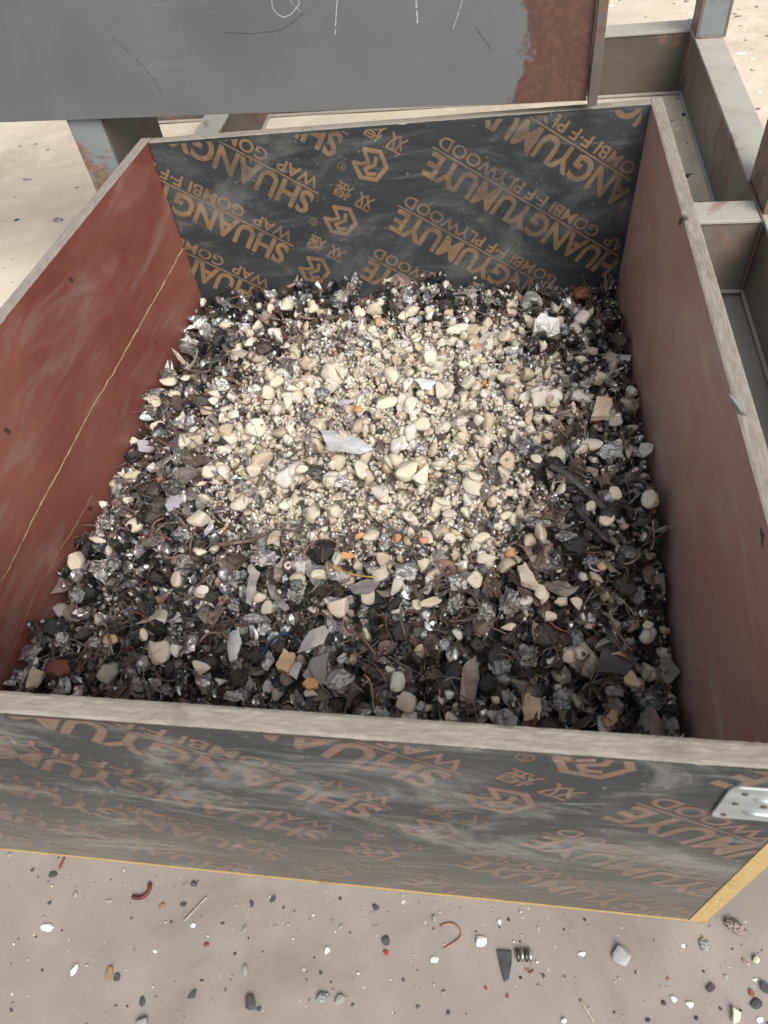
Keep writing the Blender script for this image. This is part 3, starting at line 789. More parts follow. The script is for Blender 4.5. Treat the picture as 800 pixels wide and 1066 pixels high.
# fines that have sifted into the hollows
for n_ in range(9500):
    best=None
    for _ in range(4):
        x,y=sample()
        if n_<7500:
            for _t in range(6):
                if cream_w(x,y)>.25+.4*rng.random(): break
                x,y=sample()
        i0=min(max(int((x-GX0)/G),0),NXg-1); j0=min(max(int((y-GY0)/G),0),NYg-1); q=HM[j0,i0]-float(heap(x,y))
        if best is None or q<best[0]: best=(q,x,y,HM[j0,i0],i0,j0)
    q,x,y,z,i0,j0=best; c=cream_w(x,y); r=rng.uniform(.0018,.0045); x,y=clampxy(x,y,r)
    kk='cream' if rng.random()<c*1.0*(1-.6*min(1,max(0,(mn.noise((x*24,y*24,3))+.5*mn.noise((x*55,y*55,8))-.22)/.16))) else ('metal' if rng.random()<.5 else 'flake')
    v,f=(PB_LO[rng.integers(10)] if kk=='cream' else LP_LO[rng.integers(8)])
    col=jit(CREAMS[rng.integers(7)]) if kk=='cream' else jit(METALS[rng.integers(5)],.3) if kk=='metal' else jit(BROWNS[rng.integers(6)],.3)
    BK[kk].add((v*r)@np.array(eul(rng,False)).T+np.array([x,y,z+r*.35]),f,col); HM[j0,i0]+=r*.9
# matted brown fibre
for (px,py,nn,sp) in ((190,560,70,.055),(160,500,45,.05),(215,620,60,.05),(235,660,40,.04),(320,600,55,.05),(440,650,60,.05),(480,640,50,.05),(470,700,45,.05),(385,690,40,.04),
                      (560,560,40,.05),(620,620,50,.05),(560,700,50,.05),(640,690,45,.045),(120,640,55,.05),(75,670,35,.03),(210,470,30,.04),(330,345,25,.04),(560,330,30,.04),(250,350,25,.04),(600,480,35,.04)):
    c0=at_z(px,py,.16); a0r=rng.uniform(0,3.14)
    for _ in range(int(nn*.55)):
        x,y=c0[0]+rng.normal()*sp*.5,c0[1]+rng.normal()*sp*.5; r=rng.uniform(.010,.024); x,y=clampxy(x,y,r)
        i0=min(max(int((x-GX0)/G),0),NXg-1); j0=min(max(int((y-GY0)/G),0),NYg-1)
        v,f=(FB if rng.random()<.6 else ST)[rng.integers(16)]
        m3=np.array(Matrix.Rotation(a0r+rng.normal()*.7,3,'Z') @ Matrix.Rotation(rng.normal()*.3,3,'Y'))
        BK['fibre'].add((v*r)@m3.T+np.array([x,y,HM[j0,i0]+.001]),f,jit([(.17,.115,.085),(.12,.085,.065),(.13,.07,.05),(.19,.15,.12)][rng.integers(4)],.25))
# loose fibres and wires, thickest on the left slope and the dark front
for _ in range(2300):
    x,y=sample(); c=cream_w(x,y)
    if rng.random()<c*.92: continue
    r=rng.uniform(.008,.024); x,y=clampxy(x,y,r); z=float(heap(x,y))
    i0=min(max(int((x-GX0)/G),0),NXg-1); j0=min(max(int((y-GY0)/G),0),NYg-1); z=HM[j0,i0]-.001
    v,f=(FB if rng.random()<.8 else ST)[rng.integers(16)]
    col=jit([(.17,.12,.09),(.10,.075,.06),(.24,.19,.155),(.15,.065,.04),(.13,.10,.085)][rng.integers(5)],.3)
    BK['fibre'].add((v*r)@np.array(eul(rng,True)).T+np.array([x,y,z]),f,col)
BK['cream'].build('stone_granules',MAT['stone'],True,'small cream and tan granules strewn over the crest of the scrap heap','granules')
BK['metal'].build('metal_crumbs',MAT['metal_dull'],False,'small glinting grey metal crumbs mixed all through the scrap heap','metal crumbs')
BK['dark'].build('dark_crumbs',MAT['wet'],False,'small black glossy crumbs between the bigger pieces of scrap','dark crumbs')
BK['flake'].build('shredded_scraps',MAT['flake'],False,'small brown and grey shreds of sheet mixed through the scrap heap','shreds')
BK['fibre'].build('loose_fibres',MAT['flake'],True,'thin brown fibres and hair fine wires tangled over the scrap','fibres')
#HERO
# ------------------------------------------------------------------ single pieces that can be recognised on the heap
def on_heap(px,py,lift=0.):
    d=ray(px,py)
    for s in np.arange(.75,1.7,.002):
        p=CAM+d*s
        i=int((p[0]-GX0)/G); j=int((p[1]-GY0)/G); i=min(max(i,0),NXg-1); j=min(max(j,0),NYg-1)
        if p[2]<=HM0[j,i]+lift: return p
    return at_z(px,py,.13)
def pxm(p): return float(-((p-CAM)@CR)[2])/F_PX
STONE_COL={'c':((.61,.55,.435),'cream'),'w':((.68,.655,.59),'white'),'t':((.55,.40,.235),'tan'),'o':((.55,.29,.15),'orange'),'r':((.20,.075,.045),'rust red'),
           'm':((.60,.60,.595),'silvery'),'M':((.33,.33,.325),'dark grey'),'b':((.36,.33,.28),'grey beige')}
HERO=[(673,665,9,9,'c'),(675,652,6,5,'c'),(692,661,7,6,'t'),(570,646,10,7,'c'),(589,697,10,9,'c'),(584,629,8,6,'c'),(601,629,7,7,'c'),(565,624,7,9,'c'),(626,590,5,6,'t'),(635,751,9,8,'t'),
(677,530,12,11,'c'),(615,529,9,9,'c'),(632,549,10,10,'c'),(642,517,9,8,'c'),(635,477,13,11,'m'),(661,411,7,8,'w'),(640,439,7,6,'c'),(615,470,11,7,'c'),(572,440,6,6,'c'),(559,436,6,6,'c'),
(178,396,11,7,'c'),(181,412,7,7,'c'),(154,412,6,6,'c'),(140,439,12,10,'M'),(162,440,8,8,'c'),(126,475,6,6,'c'),(251,527,10,9,'c'),(212,547,13,9,'c'),(133,521,6,6,'c'),(92,538,5,5,'w'),
(220,495,10,9,'c'),(235,496,8,9,'c'),(245,467,8,6,'c'),(195,399,6,5,'c'),(236,426,7,6,'c'),(290,400,7,7,'c'),(88,590,9,15,'c'),(103,565,11,5,'c'),(191,612,9,11,'c'),(213,614,7,8,'w'),
(118,670,7,10,'t'),(150,663,6,8,'c'),(170,685,11,12,'c'),(182,677,5,10,'w'),(210,696,10,9,'c'),(269,624,10,9,'c'),(355,634,13,12,'c'),(332,603,9,7,'c'),(60,642,9,11,'b'),(117,707,8,15,'b'),
(62,698,15,12,'r'),(325,727,9,8,'w'),(414,712,10,10,'w'),(423,733,11,12,'c'),(444,741,7,6,'c'),(467,724,6,6,'w'),(469,746,8,6,'c'),(460,735,5,7,'w'),(477,661,6,6,'w'),(440,589,8,11,'c'),
(397,601,9,9,'c'),(450,632,12,6,'c'),(435,630,6,8,'c'),(530,655,8,6,'c'),(549,627,9,8,'w'),(564,622,9,9,'c'),(407,394,9,9,'c'),(401,426,14,11,'c'),(439,443,9,8,'c'),(424,500,12,11,'c'),
(412,481,9,9,'c'),(313,487,8,8,'c'),(359,510,11,8,'m'),(337,421,9,9,'M'),(374,427,6,5,'o'),(322,436,8,7,'M'),(477,346,12,8,'c'),(530,326,4,7,'c'),(582,337,6,5,'c'),(607,335,9,9,'w'),
(605,316,10,10,'r'),(395,341,6,7,'o'),(360,577,8,5,'o'),(278,587,15,10,'m'),(317,589,13,12,'m'),(310,612,8,8,'M'),(265,646,13,8,'m'),(355,715,15,14,'m'),(424,601,12,12,'m'),(280,690,10,12,'m'),
(245,725,12,8,'m'),(414,560,6,7,'o'),(441,566,6,4,'o'),(500,563,10,7,'c'),(387,560,9,7,'c'),(300,530,8,7,'c'),(208,575,8,6,'c'),(250,600,8,7,'M'),(120,590,8,10,'M'),(83,620,9,10,'M'),(100,672,9,8,'m'),
(590,560,11,9,'M'),(655,575,12,10,'M'),(612,597,9,8,'M'),(663,620,9,11,'M'),(615,648,6,8,'m'),(520,700,12,11,'M'),(590,350,7,6,'M'),(508,315,7,6,'M'),(427,312,6,6,'m'),(353,322,6,5,'M'),
(365,372,7,6,'m'),(440,470,7,7,'m'),(470,500,7,6,'m'),(545,470,8,7,'M'),(530,520,8,6,'c'),(470,540,9,7,'c'),(560,480,7,7,'c'),(260,350,6,5,'c'),(236,338,8,6,'c'),(300,330,6,5,'c'),(420,330,6,5,'c'),
(440,740,6,5,'m'),(585,735,9,8,'M'),(640,720,10,8,'M'),(680,735,9,9,'M'),(600,665,9,12,'M')]
HM0=HM.copy()
hi=0
for (px,py,rx,ry,k) in HERO:
    p=on_heap(px,py); s=pxm(p); r=(rx+ry)/2*s; x,y=clampxy(p[0],p[1],r)
    col,cn=STONE_COL[k]; metal=k in 'mM'
    protos=LP_HI if metal or k=='r' else PB_HI
    v,f=protos[(hi*7+3)%len(protos)]; hi+=1
    z=place(x,y,r,.62)
    nm={'m':'metal_nugget','M':'metal_nugget','o':'orange_chip','r':'rust_lump','t':'tan_stone'}.get(k,'pale_stone')
    me=mesh(nm,v,f,[MAT['metal' if metal else 'matte' if k=='r' else 'stone']],smooth=not metal,col=jit(col,.08))
    o=link(nm,me)
    a=math.atan2(CR[1,0],CR[0,0])
    ax=Matrix.Rotation(a+(math.pi/2 if ry>rx else 0)+rng.normal()*.2,3,'Z')
    lng,sht=max(rx,ry)*s,min(rx,ry)*s
    o.matrix_world=Matrix.Translation((x,y,z)) @ ax.to_4x4() @ Matrix.Diagonal((lng*1.06,sht*1.25,sht*1.15,1)) @ Matrix.Rotation(rng.normal()*.3,4,'X')
    noun={'pale_stone':'stone','metal_nugget':'metal nugget','orange_chip':'chip','rust_lump':'lump','tan_stone':'stone'}[nm]
    shape='longish' if lng>1.3*sht else 'roundish'
    big='very large' if lng>.0165 else 'large' if lng>.012 else 'fair sized' if lng>.009 else 'small'
    tag(o,f'{big} {shape} {cn} {noun} {zone(x,y)}',{'stone':'stone','metal nugget':'metal lump','chip':'chip','lump':'rust lump'}[noun],
        {'pale_stone':'pale stones scattered through the heap','metal_nugget':'crumpled metal nuggets in the heap','orange_chip':'orange chips in the heap','tan_stone':'tan stones in the heap'}.get(nm))
def shard(name,poly,th,col,mat,label,cat,lift=.006,tilt=0.):
    c=np.mean(poly,axis=0); p0=on_heap(*c); z=p0[2]+lift*.75
    pts=[at_z(px,py,z) for px,py in poly]; cx=np.mean(pts,axis=0)
    # rounded, slightly uneven outline
    dense=[]
    n=len(pts)
    for i in range(n):
        a,b=pts[i],pts[(i+1)%n]
        for k in range(4):
            q=a+(b-a)*k/4; 
            q=q+np.array([mn.noise((q[0]*300,q[1]*300,1)),mn.noise((q[0]*300,q[1]*300,5)),0])*.0016+np.array([mn.noise((q[0]*110,q[1]*110,9)),mn.noise((q[0]*110,q[1]*110,4)),0])*.0022
            dense.append(q)
    n=len(dense); V=[];Fc=[]
    tx,ty,kq=rng.normal()*.16,rng.normal()*.16+tilt,rng.normal()*4
    def zz(q): return mn.noise((q[0]*45,q[1]*45,3))*.006 + ty*((q-cx)[1]) + tx*((q-cx)[0]) + kq*((q-cx)[0])**2
    mid=[cx+(q-cx)*.5 for q in dense]
    def ring(L,dz): 
        b=len(V)
        for q in L: V.append((q[0]-cx[0],q[1]-cx[1],zz(q)+dz))
        return b
    a1_=ring(dense,-th/2);a2_=ring(dense,th/2);m1_=ring(mid,th/2);m2_=ring(mid,-th/2)
    V.append((0,0,zz(cx)+th/2));ct=len(V)-1;V.append((0,0,zz(cx)-th/2));cb=len(V)-1
    for i in range(n):
        j=(i+1)%n
        Fc+=[(a1_+i,a1_+j,a2_+j,a2_+i),(a2_+i,a2_+j,m1_+j,m1_+i),(m1_+i,m1_+j,ct),(m2_+j,m2_+i,cb),(m2_+i,m2_+j,a1_+j,a1_+i)]
    me=mesh(name,V,Fc,[MAT[mat]],smooth=False,col=col)
    o=link(name,me,None,(cx[0],cx[1],z)); tag(o,label,cat); return o
WH=(.47,.47,.475);LIL=(.46,.435,.47)
shard('white_shard',[(334,450),(356,447),(377,456),(389,464),(371,472),(344,473),(338,460)],.0022,WH,'stone','largest flat pale grey angular shard, lying on the crest of the heap','shard',.009)
shard('lilac_strip',[(350,418),(366,415),(384,405),(386,409),(376,416),(354,422)],.0018,LIL,'stone','narrow curved pale lilac strip just above the big grey shard','strip',.010)
shard('white_chip',[(432,396),(440,393),(453,398),(449,405),(440,404)],.002,(.64,.64,.64),'stone','bright white chip to the right of the top cream stones on the crest','chip',.010)
shard('pale_splinter',[(483,369),(508,347),(516,349),(508,360),(492,374)],.003,(.42,.38,.35),'stone','pale fibrous splinter lying slanted near the back of the crest','splinter',.008)
shard('lilac_chip',[(144,460),(166,456),(170,466),(160,472),(146,471)],.0025,LIL,'stone','rectangular pale lilac chip near the left red board','chip',.010)
shard('lilac_chip',[(170,523),(181,511),(192,515),(187,529),(177,534)],.0025,LIL,'stone','pale lilac four sided chip left of the crest, lower of the two','chip',.010)
shard('cream_sliver',[(124,494),(138,489),(155,492),(150,498),(130,499)],.003,(.62,.55,.42),'stone','flat cream sliver close to the left red board','sliver',.008)
shard('white_shard',[(308,676),(321,656),(340,653),(345,660),(337,671),(321,677)],.0022,(.48,.45,.42),'stone','curved triangular off white shard on the front slope beside the dark blue wire','shard',.012)
shard('white_chip',[(235,672),(238,659),(249,656),(253,670),(246,687),(239,686)],.003,(.56,.56,.54),'stone','upright white chip on the front slope left of the dark blue wire','chip',.012)
shard('wood_block',[(289,692),(296,678),(308,680),(306,691),(300,701),(290,697)],.009,(.52,.37,.22),'stone','small tan wooden block below the dark blue wire','wood block',.010)
shard('white_chip',[(299,702),(307,689),(315,690),(310,708)],.002,(.52,.50,.52),'stone','white plate like chip touching the small tan wooden block','chip',.013)
shard('orange_chip',[(314,714),(320,706),(333,707),(331,715),(320,718)],.005,(.60,.33,.14),'stone','flat orange brown chip near the middle of the front board','chip',.009)
shard('cream_block',[(538,589),(547,584),(555,597),(561,611),(555,616),(543,610)],.009,(.60,.53,.42),'stone','long cream block with a tan side right of the copper ring','block',.010)
shard('beige_block',[(543,724),(551,717),(553,726),(563,729),(562,752),(545,751)],.008,(.55,.43,.29),'stone','beige notched block standing by the front board, right of its middle','block',.014)
shard('brown_flake',[(411,680),(427,647),(443,645),(441,662),(430,673)],.002,(.24,.21,.185),'flake','large grey brown leaf shaped flake in the middle of the front slope','flake',.011,.3)
shard('brown_flake',[(478,725),(482,700),(495,690),(500,708),(494,726),(486,730)],.002,(.22,.18,.15),'flake','large brown ragged flake near the front board, right of its middle','flake',.011,.3)
shard('tan_chip',[(635,683),(646,679),(657,687),(655,695),(645,693)],.005,(.52,.35,.19),'stone','almond shaped tan chip in the dark corner near the right board','chip',.010)
shard('tan_chip',[(649,699),(660,700),(668,711),(664,716),(650,713)],.006,(.60,.47,.30),'stone','pale tan wedge below the almond shaped chip','chip',.010)
shard('white_splinter',[(622,367),(637,367),(657,373),(654,378),(640,378),(626,375)],.004,(.54,.49,.42),'stone','long pale splinter pointing at the right red board','splinter',.010)
shard('cream_block',[(616,434),(622,414),(636,415),(638,422),(633,436)],.009,(.62,.50,.36),'stone','square cream block with an orange side near the right red board','block',.010)
shard('pale_shell',[(662,473),(668,463),(681,464),(678,471),(668,477)],.002,(.54,.52,.48),'stone','thin pale shell shaped chip against the right red board','chip',.012)
shard('grey_plate',[(620,700),(628,672),(655,664),(664,690),(650,706)],.002,(.075,.07,.068),'flake','broad dark grey plate under the almond shaped chip','plate',.003)
shard('grey_flake',[(270,596),(262,588),(258,607),(256,628),(262,630),(268,612)],.002,(.36,.33,.31),'flake','pale grey upright sliver in the middle of the left front slope','flake',.012)
shard('grey_flake',[(277,606),(283,603),(292,622),(303,634),(298,640),(285,628)],.002,(.33,.30,.28),'flake','forked grey brown sliver beside the pale upright sliver','flake',.012)
shard('grey_flake',[(363,612),(380,602),(395,606),(388,618),(370,621)],.002,(.26,.24,.235),'flake','folded grey flake under the ochre twig','flake',.012)
shard('cream_shard',[(26,716),(33,692),(47,700),(40,716)],.006,(.60,.50,.36),'stone','brown edged cream shard in the front left corner of the box','shard',.012)
def wire(name,pix,rpx,col,mat,label,cat,lift=.010,flat=1.,sides=7):
    pts=[]
    for i,(px,py) in enumerate(pix):
        p=on_heap(px,py); p=at_z(px,py,p[2]+lift+(.004 if 0<i<len(pix)-1 else -.004)); pts.append(p)
    # Catmull smoothing
    P=[pts[0]]+pts+[pts[-1]]; out=[]
    for i in range(1,len(P)-2):
        for k in range(6):
            t=k/6; a,b,c_,d=P[i-1],P[i],P[i+1],P[i+2]
            out.append(.5*((2*b)+(-a+c_)*t+(2*a-5*b+4*c_-d)*t*t+(-a+3*b-3*c_+d)*t**3))
    out.append(P[-2]); m=MB(); m.tube(out,rpx*pxm(pts[0]),sides,0,flat)
    o=m.build(name,[MAT[mat]],None,smooth=True,col=col); tag(o,label,cat); return o
wire('blue_wire',[(273,682),(282,668),(296,660),(307,665),(311,674)],1.7,(.02,.045,.09),'wet','dark blue bent wire on the front slope of the heap','wire',.014)
wire('ochre_twig',[(342,586),(355,594),(372,599),(391,601)],1.1,(.42,.27,.08),'matte','thin ochre twig lying across the front slope','twig',.014)
wire('tan_wire',[(379,702),(385,709),(388,722),(389,737)],1.0,(.36,.25,.14),'matte','bent tan wire close to the middle of the front board','wire',.014)
wire('rubber_strip',[(572,484),(588,492),(604,505),(620,519),(637,538)],4.,(.065,.058,.052),'matte','long dark rubber strip slanting down the right side of the heap','strip',.010,.4)
wire('rubber_strip',[(600,528),(614,544),(630,560),(640,568)],2.6,(.05,.045,.04),'matte','shorter dark strip just below the long rubber strip','strip',.010,.5)
wire('thin_wire',[(598,740),(615,741),(632,747),(640,755)],.6,(.35,.34,.32),'metal','hair thin bright wire near the right end of the front board','wire',.014)
wire('thin_wire',[(636,617),(650,627),(660,640),(662,655)],.6,(.30,.28,.26),'metal','hair thin curved wire beside the right red board','wire',.014)
wire('brown_stick',[(226,567),(245,565),(262,562),(277,555)],2.3,(.16,.115,.09),'matte','knobbly brown stick in the middle of the left slope','stick',.012,.8)
wire('thin_wire',[(404,683),(425,695),(440,703),(447,712)],.7,(.26,.22,.19),'metal','thin brown wire below the leaf shaped flake','wire',.014)
wire('bright_wire',[(26,687),(40,686),(55,680)],.9,(.6,.6,.58),'metal','short bright wire in the front left corner of the box','wire',.022)
def torus(name,px,py,R_,r_,col,label,cat,mat='matte',tilt=(.5,.2,0),sx=1.):
    p=on_heap(px,py,.006); s=pxm(p); v=[];f=[];A,B_=20,10
    for i in range(A):
        t=2*math.pi*i/A
        for j in range(B_):
            u=2*math.pi*j/B_; q=R_*s+r_*s*math.cos(u)*(1+.9*mn.noise((math.cos(t)*1.6,math.sin(t)*1.6,j*.3+px)))
            v.append((q*math.cos(t)*sx,q*math.sin(t),r_*s*math.sin(u)))
            f.append((i*B_+j,((i+1)%A)*B_+j,((i+1)%A)*B_+(j+1)%B_,i*B_+(j+1)%B_))
    o=link(name,mesh(name,v,f,[MAT[mat]],smooth=True,col=col)); o.location=p+np.array([0,0,.001]); o.rotation_euler=tilt; tag(o,label,cat)
torus('copper_ring',466,594,6.6,4.6,(.22,.125,.09),'worn copper coloured ring with a dark hole on the front slope','ring',sx=1.25)
torus('dark_ring',493,581,4.2,1.7,(.13,.085,.07),'small dark brown ring up and right of the copper ring','ring')
torus('pale_bead',300,589,3,1.6,(.50,.45,.42),'tiny pale bead with a hole beside the crumpled silvery nuggets','bead')
# splinters caught on the rims
wm=MB(); wm.tube([(-.0205,.690,.441),(-.021,.685,.452),(-.0195,.678,.4585),(-.018,.668,.4600)],.0035,6,0,.6)
tag(wm.build('wood_splinter',[MAT['web']],None),'brown wood splinter hanging from the rim of the right side board','splinter')
def rimpt(px,py): return at_z(px,py,H+.0015)
wm=MB(); a_,b_,c_,d_=rimpt(758,411),rimpt(768,420),rimpt(777,433),rimpt(771,430)
wm.v=[tuple(q) for q in (a_,b_,c_,d_)]+[tuple(q+np.array([0,0,.0022])) for q in (a_,b_,c_,d_)]
wm.f=[(0,3,2,1),(4,5,6,7),(0,1,5,4),(1,2,6,5),(2,3,7,6),(3,0,4,7)]; wm.m=[0]*6
tag(wm.build('metal_sliver',[MAT['galv']],None),'shiny pointed metal sliver lying on the rim of the right side board','sliver')
#DEBRIS
# ------------------------------------------------------------------ crumbs on the concrete and on the yard
def gpos(px,py,z=0.): return at_z(px,py,z)
KIND={'d':('dark_chip',(.065,.062,.058),'dark','matte','lump'),'g':('grey_stone',(.30,.29,.27),'grey','stone','stone'),'w':('white_chip',(.74,.73,.68),'white','stone','stone'),
      't':('tan_stone',(.30,.18,.10),'brown','stone','stone'),'r':('red_chip',(.35,.03,.035),'red','matte','stone'),'k':('rusty_chip',(.22,.08,.06),'rusty','matte','stone'),
      'm':('metal_nugget',(.42,.42,.41),'silvery','metal','lump'),'n':('green_stone',(.06,.075,.065),'dark green grey','stone','stone'),'p':('pale_stone',(.62,.56,.46),'cream','stone','stone')}
DEB=[(34,906,3.4,3,'d'),(56,911,6,5,'d'),(52,940,3,2.5,'d'),(79,931,3.4,4,'g'),(46,955,4,3.6,'g'),(50,966,10,5,'w'),(77,1011,6,8,'w'),(114,1014,5,8,'t'),(123,1016,5,7,'d'),(170,944,5,4.4,'t'),
(191,941,5,4,'d'),(202,920,5,4,'d'),(202,963,4,3,'w'),(114,938,4.5,3.4,'g'),(215,984,4,4,'k'),(255,967,4,5,'g'),(255,1011,5,7,'g'),(262,940,4,5,'d'),(285,936,4,4,'d'),(341,989,4,5,'w'),
(391,945,5,5,'d'),(317,1009,3,4,'g'),(334,1013,2.6,2.2,'d'),(336,1039,10,6.5,'m'),(354,1040,7,6,'g'),(261,1043,10,8,'d'),(201,1036,7,6,'d'),(149,1042,5,6,'d'),(149,1063,9,7,'g'),(210,1021,3,2.5,'d'),
(97,920,3,3,'g'),(10,890,4,3,'g'),(367,1046,3,2.4,'d'),(162,990,3,2,'w'),(355,935,2.6,3,'d'),(402,978,6,7,'d'),(402,991,4,4,'r'),(500,980,8,7.5,'w'),(648,995,12,12,'w'),(606,993,5,4,'w'),(452,1000,6,5,'w'),
(734,984,7,8,'m'),(765,965,13,10,'m'),(696,1019,3.4,3,'t'),(740,1028,6,5,'d'),(702,1040,4.4,3.5,'w'),(718,1046,5,5,'w'),(787,1045,8,6,'n'),(782,1034,4,4,'k'),(765,1056,7,11,'p'),(797,1030,7,8,'n'),(787,1000,4.5,5.5,'p'),
(566,1016,3,3.5,'d'),(506,1028,2.3,2.5,'r'),(587,1062,4,4,'w'),(462,1033,3.6,3.6,'g'),(435,1048,4,3.6,'d'),(467,1054,3,3,'d'),(674,1062,4,4,'d'),(691,1044,3,3,'d'),(712,984,3,3.5,'w'),(756,1016,3,3.6,'g'),
(560,967,3,4,'g'),(528,1037,2.4,3.5,'k'),(245,993,2.4,2,'d'),(232,961,3,2.4,'d'),(44,1010,2.6,2,'d'),(12,1052,3,2.6,'d'),(300,962,3,2.6,'g'),(288,964,3,2.4,'g'),(355,965,3,2.6,'g'),(775,1000,3,3,'t'),(750,1050,2.8,2.4,'d'),
(662,1012,2.4,2,'d'),(420,1020,2.4,2,'d'),(270,1050,4,3,'d'),(520,960,2.6,3,'w'),(452,956,4,3.6,'g'),(786,1020,4,3,'w'),(792,1062,5,4,'w'),(725,1060,3,3,'d'),
(29,189,9,3.5,'g'),(62,232,8,7,'m'),(19,231,5,3.4,'n'),(14,296,4,2.6,'n'),(38,152,2.5,2,'d'),(13,147,2.5,2,'d'),(7,233,2.6,2,'n'),(83,205,3,2,'p'),(27,252,3,2.4,'w'),(14,272,2.6,2,'d'),(59,209,2.4,2,'d'),
(738,35,7,2.4,'n'),(772,58,7,4,'w'),(767,19,6,2.4,'n'),(781,90,4,3,'d'),(785,75,5,3,'p'),(789,116,5,3,'k'),(636,8,5,3,'w'),(645,2,3,2,'d'),(790,98,4,3,'w'),(776,44,3,2,'d'),
(706,105,5,6,'g'),(712,122,6,4,'d'),(699,128,4,3,'g'),(707,136,6,4,'w'),(714,186,4,4,'d')]
XW=['left','left middle','middle','right middle','right']
for n_,(px,py,rx,ry,k) in enumerate(DEB):
    p=gpos(px,py); s=pxm(p); nm,col,cn,mt,cat=KIND[k]
    if k=='m' and (px,py)==(765,965): col=(.40,.33,.30)
    if (px,py)==(648,995): col,cn=(.42,.42,.40),'pale grey'
    protos=(LP_HI if k=='m' else PB_HI)
    v,f=protos[(n_*5+2)%len(protos)]
    v=v*np.array([1,1,.8]); v=v-np.array([0,0,v[:,2].min()])
    if k in 'dwn': f_s=False
    else: f_s=k!='m'
    o=link(nm,mesh(nm,v,f,[MAT[mt]],smooth=f_s,col=jit(col,.12)))
    a=math.atan2(CR[1,0],CR[0,0])+(math.pi/2 if ry>rx else 0)
    L_,S_=max(rx,ry)*s*.86,min(rx,ry)*s*.95
    o.matrix_world=Matrix.Translation((p[0],p[1],-.0004 if p[1]<.8 else .003)) @ Matrix.Rotation(a+rng.normal()*.25,4,'Z') @ Matrix.Diagonal((L_,S_,S_*(.85 if k in 'mpr' else .6),1))
    big='large' if L_>.010 else 'medium' if L_>.0055 else 'small' if L_>.0034 else 'tiny'
    if py>860:
        pos=f'on the concrete {["close to the front board","a little way from the front board","at the near edge"][0 if py<950 else 1 if py<1010 else 2]}, {XW[min(4,int(px/160))]}'
        grp='chips and stones strewn on the concrete'
    elif px<200: pos='on the bright yard left of the box'+(', far up' if py<200 else ', nearer'); grp='stones on the bright yard'
    elif px<720 and py>100: pos='inside the steel frame behind the back right corner'; grp='stones inside the steel frame'
    else: pos='on the yard beyond the steel frame'+(', upper' if py<40 else ', lower'); grp='stones on the bright yard'
    shape=['angular','rounded','flat','knobbly'][n_%4] if k!='m' else 'crumpled'
    tag(o,f'{big} {"longish" if L_>1.25*S_ else "compact"} {cn} {"stone" if cat=="stone" else "lump"} {pos}',cat,grp)
def gshard(name,poly,th,col,mat,label,cat):
    P=[gpos(*q) for q in poly]; c=np.mean(P,axis=0); n=len(P)
    V=[(q[0]-c[0],q[1]-c[1],0.0003) for q in P]+[((q[0]-c[0])*.96,(q[1]-c[1])*.96,th) for q in P]
    Fc=[tuple(range(n,2*n))]+[(i,(i+1)%n,(i+1)%n+n,i+n) for i in range(n)]
    o=link(name,mesh(name,V,Fc,[MAT[mat]],col=col),None,(c[0],c[1],0)); tag(o,label,cat)
    md=o.modifiers.new('bevel','BEVEL'); md.width=.0005; md.segments=2
gshard('black_shard',[(517,989),(533,990),(533,1003),(530,1020),(525,1022),(521,1007)],.0035,(.045,.052,.055),'matte','tall black wedge shaped shard on the concrete, pointing at the viewer','shard')
def gwire(name,pix,rpx,col,label,cat,mat='matte'):
    pts=[gpos(*q) for q in pix]; r=rpx*pxm(pts[0]); pts=[q+np.array([0,0,r*.9]) for q in pts]
    P=[pts[0]]+pts+[pts[-1]]; out=[]
    for i in range(1,len(P)-2):
        for k in range(6):
            t=k/6; a,b,c_,d=P[i-1],P[i],P[i+1],P[i+2]
            out.append(.5*((2*b)+(-a+c_)*t+(2*a-5*b+4*c_-d)*t*t+(-a+3*b-3*c_+d)*t**3))
    out.append(P[-2]); m=MB(); m.tube(out,r,7)
    tag(m.build(name,[MAT[mat]],None,smooth=True,col=col),label,cat)
gwire('red_peel',[(138,934),(146,935),(153,932),(157,924),(156,920)],2.2,(.10,.022,.018),'dark red curled peel on the concrete near the left end of the front board','peel')
gwire('red_thread',[(62,905),(65,899),(68,893)],1.2,(.30,.04,.03),'short red thread close under the left end of the front board','thread')
gwire('pale_twig',[(192,959),(200,951),(209,941),(216,934)],1.2,(.33,.28,.23),'thin pale twig lying slanted on the concrete left of the middle','twig')
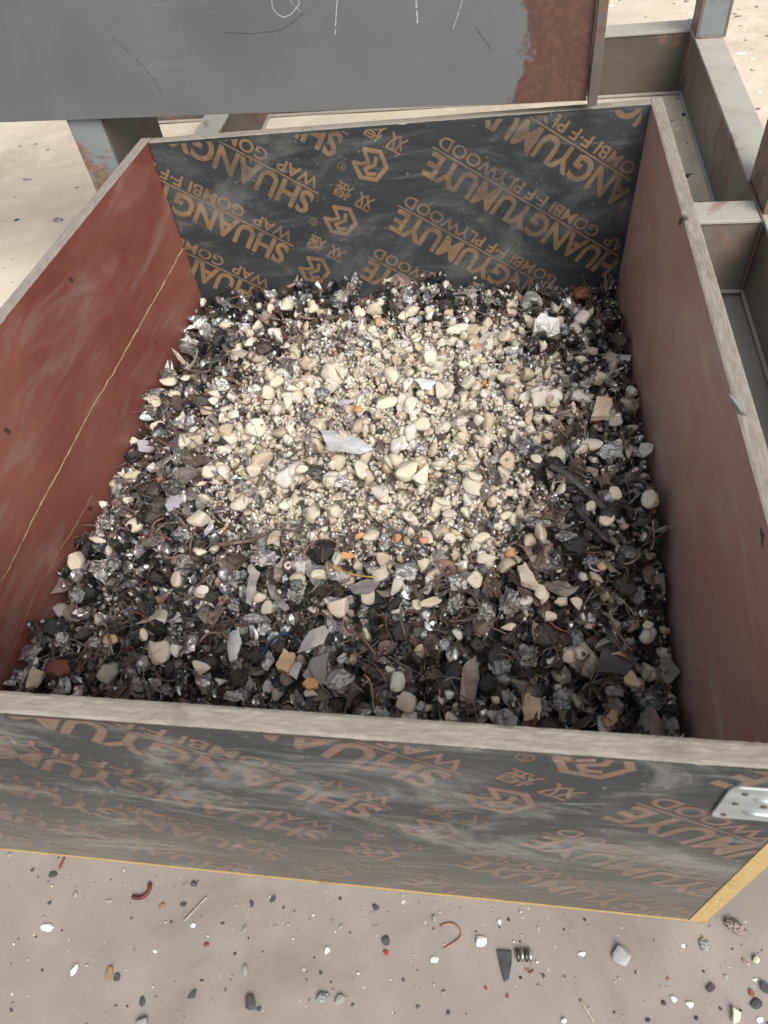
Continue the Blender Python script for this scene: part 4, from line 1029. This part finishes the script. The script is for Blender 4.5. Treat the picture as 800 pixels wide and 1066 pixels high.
gwire('pale_twig',[(604,1041),(611,1052),(618,1064)],1.5,(.42,.36,.29),'pale brown twig running off the lower edge, right of the middle','twig')
gwire('rusty_wire',[(458,964),(470,961),(478,966),(480,974),(473,981),(462,988)],.9,(.27,.12,.08),'thin rusty hooked wire on the concrete above the tall black shard','wire')
gwire('dark_fibre',[(498,950),(506,941)],.6,(.2,.2,.2),'tiny dark fibre','fibre') if False else None
gwire('rust_curl',[(547,1008),(551,1013),(556,1010)],1.0,(.30,.13,.08),'tiny rusty curl beside the ribbed metal clip','wire')
clip=empty('metal_clip',tuple(gpos(546,994)),'small ribbed dark metal clip right of the tall black shard','clip')
for i in range(4):
    m=MB(); x_=539+i*4.2; gp=[gpos(x_,989),gpos(x_+1,1001)]; m.tube([gp[0]+[0,0,.003],(gp[0]+gp[1])/2+[0,0,.0065],gp[1]+[0,0,.003]],.0019,8,0,1.,False)
    m.build('rib',[MAT['metal']],clip,smooth=True,col=(.5,.48,.45) if i%2 else (.12,.11,.10))
# grit: too fine to count
BG=Bulk()
pal=[(.74,.71,.66),(.045,.045,.045),(.24,.20,.17),(.55,.47,.38),(.13,.12,.11),(.42,.40,.37)]
for _ in range(2300):
    x,y=rng.uniform(-1.25,.45),rng.uniform(-.42,-.018)
    if _%9==0: y=-.013-.03*abs(rng.normal())
    r=.0005+.0013*rng.random()**4; v,f=PB_LO[rng.integers(10)]
    if _%9==0: v,f=LP_LO[rng.integers(8)]
    BG.add(v*r+np.array([x,y,r*.45]),f,jit(pal[rng.integers(6)],.2))
for _ in range(7000):
    x,y=rng.uniform(-2.0,2.0),rng.uniform(1.0,4.2)
    dens=.35 if x<.33 else 1.
    if rng.random()>dens: continue
    r=.0012+.0085*rng.random()**3*(1 if x>.33 else .6); v,f=PB_LO[rng.integers(10)]
    BG.add(v*r*np.array([1.2,1,.6])+np.array([x,y,.005+r*.3]),f,jit([(.66,.62,.55),(.75,.72,.66),(.3,.28,.25),(.16,.17,.15),(.50,.45,.38)][rng.integers(5)],.2))
BG.build('grit',MAT['stone'],True,'fine pale and dark grit strewn over the ground','grit')
